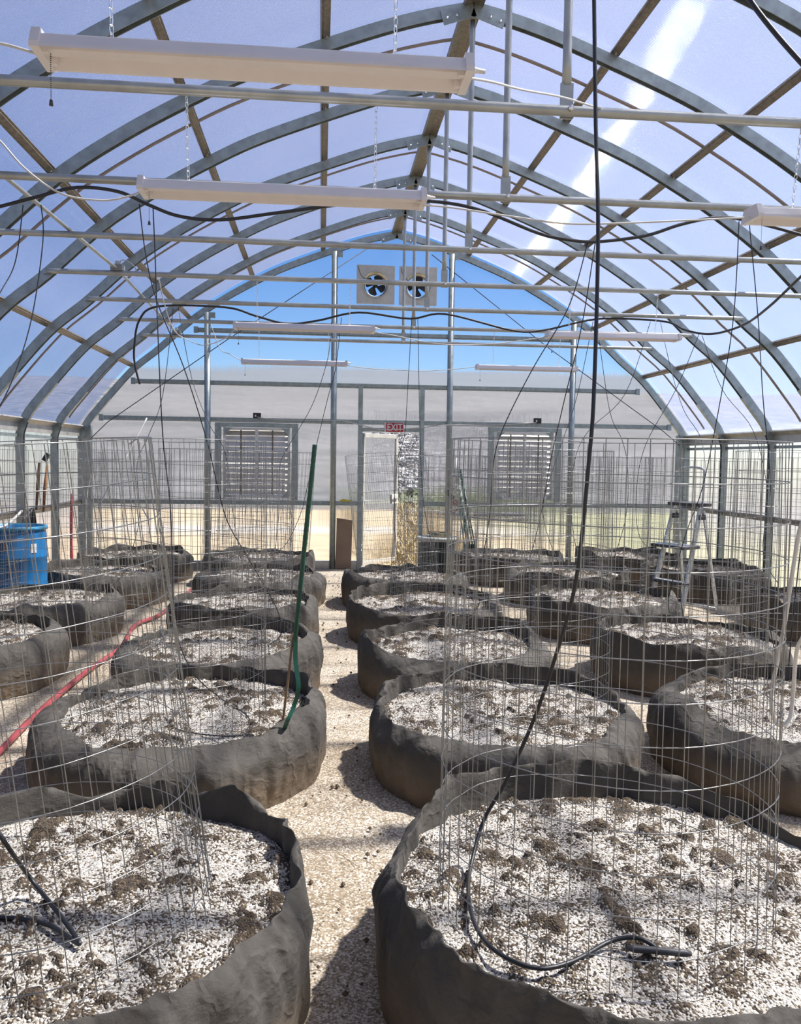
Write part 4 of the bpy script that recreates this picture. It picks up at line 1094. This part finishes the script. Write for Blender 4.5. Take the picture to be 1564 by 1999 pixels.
def line(name, pts, r, mat, label, cat, group=None, n=8, sub=6):
    m = MB(); m.tube(smoothpath(pts, sub), r, n)
    return tag(put(m, name, mat, at=pts[0]), label, cat, group)
line('drip_tube', PATH['hose_main'], .0058, BLACK, 'thick black tube hanging in front and curling onto the nearest right bed', 'tube', n=12)
m = MB(); p = [Vector(q) for q in PATH['dripper']]; m.tube([p[0], p[0].lerp(p[1], .1), p[0].lerp(p[1], .9), p[1]], [.005, .009, .009, .006], 10)
tag(put(m, 'drip_emitter', DARKP, at=p[0]), 'short black emitter stick lying on the nearest right bed', 'emitter')
line('drip_tube', PATH['tubeL'], .006, BLACK, 'black tube bent back on itself on the nearest left bed', 'tube', n=10)
line('supply_hose', PATH['header1'], .0095, BLACK, 'black hose draped in waves along the sixth cross pipe below the second lamp', 'hose', n=10)
line('supply_hose', PATH['header2'], .0105, BLACK, 'black hose with a hanging loop at its left end, draped across the far frames', 'hose', n=10)
line('power_lead', PATH['cable_tr'], .008, BLACK, 'black cable crossing the top right corner of the picture', 'cable')
dl = ['first thin black tube at the left edge', 'second thin black tube at the left edge', 'thin black tube falling into the caged bed with the green stake', 'black tube slanting down right to the third bed left of the path',
      'thin tube behind the second, slanting to the fourth bed left', 'thin tube bending left towards the bed right of the blue drum', 'thin tube running from the far left lamp down beside the left louver', 'string running to the top of the green stake and curving down behind it',
      'thin black tube hanging in front of the doorway', 'thin black tube hanging at the right door jamb', 'thin tube slanting down left across the right louver', 'second thin tube slanting across the right louver, further right',
      'thin tube left of the thick black tube near the far right post', 'thin tube curving right of the thick black tube', 'thin tube crossing down left below the far right lamp', 'thin tube bowing to the right under the far right lamp',
      'thin tube slanting down left to the step ladder', 'thin tube slanting down right to the right wall bed', 'long thin tube passing in front of the step ladder', 'long thin tube near the right picture edge', 'thin tube at the extreme right picture edge']
dl += ['thin black tube'] * 5
for i, pts in enumerate(DROPS):
    o = line('drip_tube', pts, .0032, BLACK, dl[i], 'tube', 'thin drip tubes', n=6)
cl_ = ['white cord entering from the left edge to the nearest lamp', 'white cord laid along the nearest cross pipe to the right', 'white cord curling down to the left end of the second lamp', 'white cord strung between the second lamp and the lamp at the right edge',
       'white cord between the two upper far lamps', 'white cord strung between the two smallest lamps', 'white cord dropping from the far left conduit to the upper far lamp', 'white cord dropping to the smallest left lamp', 'short white cord arching over the grey conduit box']
for i, pts in enumerate(CORDS):
    line('extension_cord', pts, .0042, CORD, cl_[i], 'cord', 'white lamp cords', n=6)
lp0 = PATH['loop'][0]; lp1 = PATH['loop'][-1]
PATH['loop'] = [(lp0[0] + .12, 3.62, 3.07), (lp0[0] + .10, 3.5, 2.4)] + PATH['loop'] + [(lp1[0] + .12, 3.45, 1.9), (lp1[0] + .18, 3.6, 3.07)]
PATH['header1'].append((3.15, 4.82, 3.05)); e_ = PATH['header2'][-1]; PATH['header2'] += [(3.0, 4.9, 3.2)] if e_[0] < 2.9 else [(e_[0] + .1, 4.9, min(3.3, e_[2] + .05))]
line('white_tube', PATH['loop'], .0085, WHITEP, 'white tube hanging in a long loop at the right picture edge', 'tube', n=10)
line('garden_hose', [(-2.68, 3.3, .03), (-2.70, 4.0, .03), (-2.72, 4.6, .03), (-2.74, 5.2, .03), (-2.72, 6.2, .03), (-2.66, 7.0, .03), (-2.74, 7.9, .03), (-2.62, 8.4, .03), (-2.58, 9.2, .03), (-2.55, 10.0, .03)], .018, RED, 'faded red hose lying on the ground between the left rows', 'hose', n=10)
# conduit with boxes on the tie pipes
m = MB(); m.tube([(-2.74, FRONT, 3.13), (-2.80, 4.88, 3.125), (-2.74, 7.32, 3.135), (-2.86, 10.98, 3.135)], .0125, 10)
cd = tag(put(m, 'conduit', PIPE, at=(-2.8, 4.88, 3.12)), 'grey steel conduit laid lengthwise across the cross pipes on the left', 'conduit')
for y, x in ((7.30, -2.735), (10.95, -2.86)):
    m = MB(); m.box((x, y, 3.14), (.10, .10, .055)); b = put(m, 'junction_box', BOXG, cd, .006)
    m = MB(); m.tube([(x, y, 3.16), (x, y, 3.20)], .02, 8); put(m, 'plug', WHITEP, b)

# ------------------------------------------------------------------ stake, cane and strap
pts = PATH['stake']; a = Vector(pts[0]); b = Vector(pts[1])
root = empty('green_plant_stake', PATH['strap'][-1], 'tall leaning dark green plant stake with a bent lower strap', 'plant stake')
m = MB(); m.tube([a + (b - a) * k / 12 for k in range(13)] + [b + (b - a).normalized() * .06], [.008] + [.0100] * 13, 10); put(m, 'stake_rod', GREEN, root)
m = MB(); n_ = 60
m.tube([a + (b - a) * (k / n_) for k in range(n_ + 1)], [.0103 + .0010 * (k % 2) for k in range(n_ + 1)], 10, cap=False); put(m, 'ribbed_sleeve', GREEN, root)
m = MB(); P = smoothpath(PATH['strap'], 8)
m.sweep(P, rect(.022, .005), lambda i: (P[i], Vector((.9, .3, 0)), Vector((-.3, .9, 0))))
put(m, 'lower_strap', GREEN, root)
line('bamboo_cane', PATH['bamboo'], .006, BAMBOO, 'thin brown cane leaning beside the green stake', 'cane')

# ------------------------------------------------------------------ blue drum
c = (-4.06, 8.68, 0)
root = empty('plastic_drum', c, 'blue plastic drum standing by the left wall', 'drum')
m = MB(); m.lathe([(0, .01), (.27, .01), (.285, .03), (.29, .27), (.297, .285), (.297, .30), (.29, .315), (.292, .56), (.299, .575), (.299, .59), (.292, .605), (.288, .80), (.275, .86), (.27, .87), (.262, .87), (.262, .80), (.0, .79)], c, 48); put(m, 'drum_body', BLUE, root)
m = MB(); m.lathe([(.275, .845), (.298, .85), (.30, .875), (.288, .885), (.268, .88), (.268, .86)], c, 48); put(m, 'rim', simple('drum_rim_blue', (.05, .33, .55), .4), root)
m = MB(); a0 = -0.75
m.add([(c[0] + .2955 * cos(a), c[1] + .2955 * sin(a), z) for z in (.63, .72) for a in (a0, a0 + .1, a0 + .2)], [(0, 1, 4, 3), (1, 2, 5, 4)], True); put(m, 'white_label', SIGNW, root)
m = MB(); m.tube([(c[0] + .302 * cos(-1.62) + .012 * cos(q), c[1] + .302 * sin(-1.62), .70 + .05 * sin(q)) for q in [2 * pi * k / 14 for k in range(14)]], .006, 6, True)
put(m, 'rope_handle', ORANGE, root)

# ------------------------------------------------------------------ dark bin with sticks
c = (.60, 11.80, 0)
root = empty('round_bin', c, 'dark green round bin standing right of the doorway', 'bin')
m = MB(); n_ = 72; pr = [(.225, 0.0), (.235, .02), (.262, .46)]
vs = []
for r, z in pr:
    for k in range(n_): vs.append((c[0] + (r + .006 * (k % 4 < 2)) * cos(2 * pi * k / n_), c[1] + (r + .006 * (k % 4 < 2)) * sin(2 * pi * k / n_), z))
m.add(vs, [(j * n_ + k, j * n_ + (k + 1) % n_, (j + 1) * n_ + (k + 1) % n_, (j + 1) * n_ + k) for j in range(2) for k in range(n_)]); put(m, 'bin_body', CAN, root)
m = MB(); m.lathe([(.262, .455), (.285, .46), (.288, .50), (.278, .51), (.262, .505), (.0, .49)], c, 48); put(m, 'bin_rim', simple('pale_bin_rim', (.45, .46, .42), .4), root)
random.seed(3)
for k in range(6):
    m = MB(); a = random.uniform(-.5, .5); x = c[0] - .02 + random.uniform(-.06, .06); y = c[1] - .1 + random.uniform(-.1, .1)
    m.tube([(x - .14 * cos(a), y - .14 * sin(a), .515 + .012 * k), (x + .16 * cos(a), y + .16 * sin(a), .52 + .012 * k)], .007, 6)
    tag(put(m, 'cut_stick', BAMBOO if k % 2 else GREEN, at=(x, y, .52)), ('brown' if k % 2 else 'green') + ' cut stick in the small heap on top of the round bin', 'stick', 'sticks heaped on the bin')
# bundle of green posts leaning at the wall post
random.seed(9)
for k in range(6):
    m = MB(); dx = k * .022; dy = random.uniform(-.04, .04)
    a = Vector((.87 + dx * .8, 12.05 + dy * .3, 1.50 + random.uniform(-.12, .05))); b = Vector((1.02 + dx * 1.5, 11.62 + dy, .0))
    m.tube([a, b], .011, 6)
    m.box(a.lerp(b, .75), (.05, .012, .09))
    tag(put(m, 'metal_fence_post', GREEN if k % 3 else STEEL, at=b), ('green' if k % 3 else 'grey galvanized') + ' fence post in the bundle leaning right of the doorway', 'fence post', 'fence posts leaning in a bundle')
m = MB(); P = [Vector((.86 + .05 * cos(q), 11.98 + .10 * sin(q), .98 + .03 * sin(2 * q))) for q in [2 * pi * k / 20 for k in range(20)]]
m.tube(P, .010, 6, True); m.tube(smoothpath([(.84, 11.95, .98), (.80, 11.93, .90), (.84, 11.92, .84), (.92, 11.93, .9), (.97, 11.95, .85)]), .012, 6)
tag(put(m, 'red_strap', simple('dull_red_strap', (.35, .06, .05), .6), at=(.86, 11.98, .98)), 'red strap tied round the wall post and the leaning fence posts', 'strap')
m = MB()
for k in range(9):
    q = k * .7; m.add(*ico((.80 + .03 * cos(q), 11.98, 1.05 + .018 * k), .045))
tag(put(m, 'hanging_rag', simple('grey_rag', (.12, .12, .11), .9), at=(.80, 11.98, 1.05)), 'dark grey cloth hung on the wall post right of the doorway', 'cloth')
m = MB()
for k in range(7):
    m.add(*ico((.87 + .02 * sin(k * 2.1), 11.90, 1.10 + .022 * k), .028))
m.tube([(.86, 11.92, 1.22), (.875, 11.93, 1.62)], .009, 6)
tag(put(m, 'white_bag', WHITEP, at=(.87, 11.9, 1.1)), 'white cloth and stick tied to the wall post right of the doorway', 'bag')

# ------------------------------------------------------------------ step ladder
root = empty('step_ladder', (2.86, 8.65, 0), 'aluminium step ladder with dark treads standing between the right beds', 'ladder')
F = Vector((-.90, -.43, 0)).normalized()       # direction the treads face
Sd = Vector((-F.y, F.x, 0))
O_ = Vector((2.86, 8.65, 0))
def lp(f, s, z): return O_ + F * f + Sd * s + Vector((0, 0, z))
for s in (-1, 1):
    m = MB(); a = lp(.33, s * .22, 0); b = lp(.02, s * .17, 1.16)
    t = (b - a).normalized(); fw = t.cross(Sd).normalized()
    m.sweep([0, 1], rect(.055, .022), lambda i: ((a, b)[i], fw, Sd)); put(m, 'front_rail', LADD, root)
    m = MB(); a = lp(-.24, s * .22, 0); b = lp(-.02, s * .17, 1.10)
    t = (b - a).normalized(); fw = t.cross(Sd).normalized()
    m.sweep([0, 1], rect(.032, .02), lambda i: ((a, b)[i], fw, Sd)); put(m, 'rear_rail', LADD, root)
    m = MB(); m.box(lp(.02, s * .175, 1.03), (.09, .05, .05), Matrix.Rotation(math.atan2(F.y, F.x), 3, 'Z')); put(m, 'hinge_block', DARKP, root)
RZ = Matrix.Rotation(math.atan2(F.y, F.x), 3, 'Z')
m = MB(); m.box(lp(0, 0, 1.16), (.20, .42, .035), RZ); put(m, 'top_tray', DARKP, root, .006)
for z, f in ((.34, .25), (.72, .20)):
    m = MB(); m.box(lp(f, 0, z), (.10 if z < .7 else .26, .44, .03), RZ); tr_ = put(m, 'tread', DARKP, root, .004)
    m = MB(); m.box(lp(f, 0, z + .017), (.08 if z < .7 else .24, .41, .006), RZ); put(m, 'tread_plate', LADD, tr_)
m = MB(); m.tube([lp(-.235, -.22, .05), lp(-.235, .22, .05)], .014, 8); put(m, 'rear_brace', LADD, root)
m = MB(); m.tube(smoothpath([lp(0, .17, 1.17), lp(-.02, .165, 1.45), lp(-.02, .13, 1.54), lp(-.02, -.13, 1.54), lp(-.02, -.165, 1.45), lp(0, -.17, 1.17)]), .012, 8); put(m, 'hand_rail', LADD, root)

# ------------------------------------------------------------------ standpipe corner at the left wall
line('red_water_pipe', [(-4.06, 10.6, 0.0), (-4.07, 10.6, .5), (-4.06, 10.6, 1.12)], .017, REDP, 'bright red upright water pipe beside the left wall columns', 'pipe', n=10)
line('white_water_pipe', [(-3.98, 10.9, 0.0), (-3.98, 10.9, .6), (-3.96, 10.9, 1.1), (-3.88, 10.9, 1.45)], .014, WHITEP, 'white upright water pipe right of the red pipe', 'pipe', n=10)
line('white_water_pipe', [(-3.90, 11.2, 0.9), (-3.78, 11.3, 1.2), (-3.62, 11.5, 1.55), (-3.4, 11.8, 2.1)], .010, CORD, 'thin grey conduit slanting up from the left back corner to the wall rail', 'pipe', n=8)
m = MB()
for k in range(5):
    P = [Vector((-4.22 + .012 * k, 9.45 + .02 * k + .12 * cos(q), .55 + (.42 + .02 * k) * sin(q) * .9)) for q in [2 * pi * j / 26 for j in range(26)]]
    m.tube(P, .014, 7, True)
tag(put(m, 'coiled_hose', BLACK, at=(-4.2, 9.45, .95)), 'black hose hung in a tall coil on the left wall column', 'hose')
for k, (z, y, mt, lab) in enumerate([(1.50, 9.62, BAMBOO, 'brown wooden tool handle hung on the left wall column'), (1.47, 9.70, ORANGE, 'orange-brown strap hanging on the left wall column')]):
    m = MB(); m.tube([(-4.12 + .06 * k, y, z), (-4.14 + .05 * k, y, z - .25), (-4.16 + .05 * k, y, z - .52)], [.014, .02, .012], 8)
    tag(put(m, 'hung_tool' if k == 0 else 'hung_strap', mt, at=(-4.14, y, z)), lab, 'tool' if k == 0 else 'strap')
m = MB(); m.box((-4.06, 9.66, 1.56), (.05, .04, .09), Matrix.Rotation(.5, 3, 'Y')); tag(put(m, 'black_hand_clamp', BLACK, at=(-4.06, 9.66, 1.5)), 'small black clamp at the top of the tools on the left wall column', 'clamp')
m = MB(); m.tube(smoothpath([(-4.28, 6.0, .95), (-4.26, 7.2, .80), (-4.24, 8.2, .90), (-4.22, 8.8, .86), (-4.24, 9.4, .98)]), .014, 8)
tag(put(m, 'grey_water_pipe', WHITEP, at=(-4.25, 7.5, .85)), 'grey flexible pipe sagging along the left wall above the blue drum', 'pipe')
# sideways tube lying near the dark bin, small grey tray behind the far beds
m = MB(); m.lathe([(0, .02), (.20, .02), (.24, .30), (.26, .31), (.24, .31)], (1.45, 11.6, 0.0), 32)
tag(put(m, 'grey_tub', simple('grey_tub', (.30, .31, .31), .5), at=(1.45, 11.6, 0)), 'low grey tub at the foot of the end wall behind the far beds', 'tub')

# straw and litter on the path
random.seed(21); m = MB()
for k in range(520):
    x = random.uniform(-1.15, -.72) if k % 2 else random.uniform(-2.75, -2.3) ; y = random.uniform(1.6, 11.5); a = random.uniform(0, 6.28); l_ = random.uniform(.015, .07)
    if k % 5 == 0: x = random.uniform(.5, 2.5)
    d_ = Vector((cos(a), sin(a), 0)) * l_; e_ = Vector((-sin(a), cos(a), 0)) * l_ * random.uniform(-.4, .4)
    p = Vector((x, y, .016)); m.tube([p - d_, p + e_ + Vector((0, 0, .004)), p + d_], .0011, 3, cap=False)
tag(put(m, 'straw_litter', STRAW), 'thin bits of straw littering the dirt paths', 'straw', kind='stuff')
random.seed(4); m = MB()
for k in range(150):
    x = random.uniform(-1.12, -.78); y = random.uniform(1.5, 11.5); r_ = random.uniform(.004, .012)
    m.add(*ico((x, y, .012), r_))
tag(put(m, 'dirt_clods', simple('dirt_clod', (.14, .10, .065), .95), ), 'small dark dirt clods scattered on the main path', 'clods', kind='stuff')
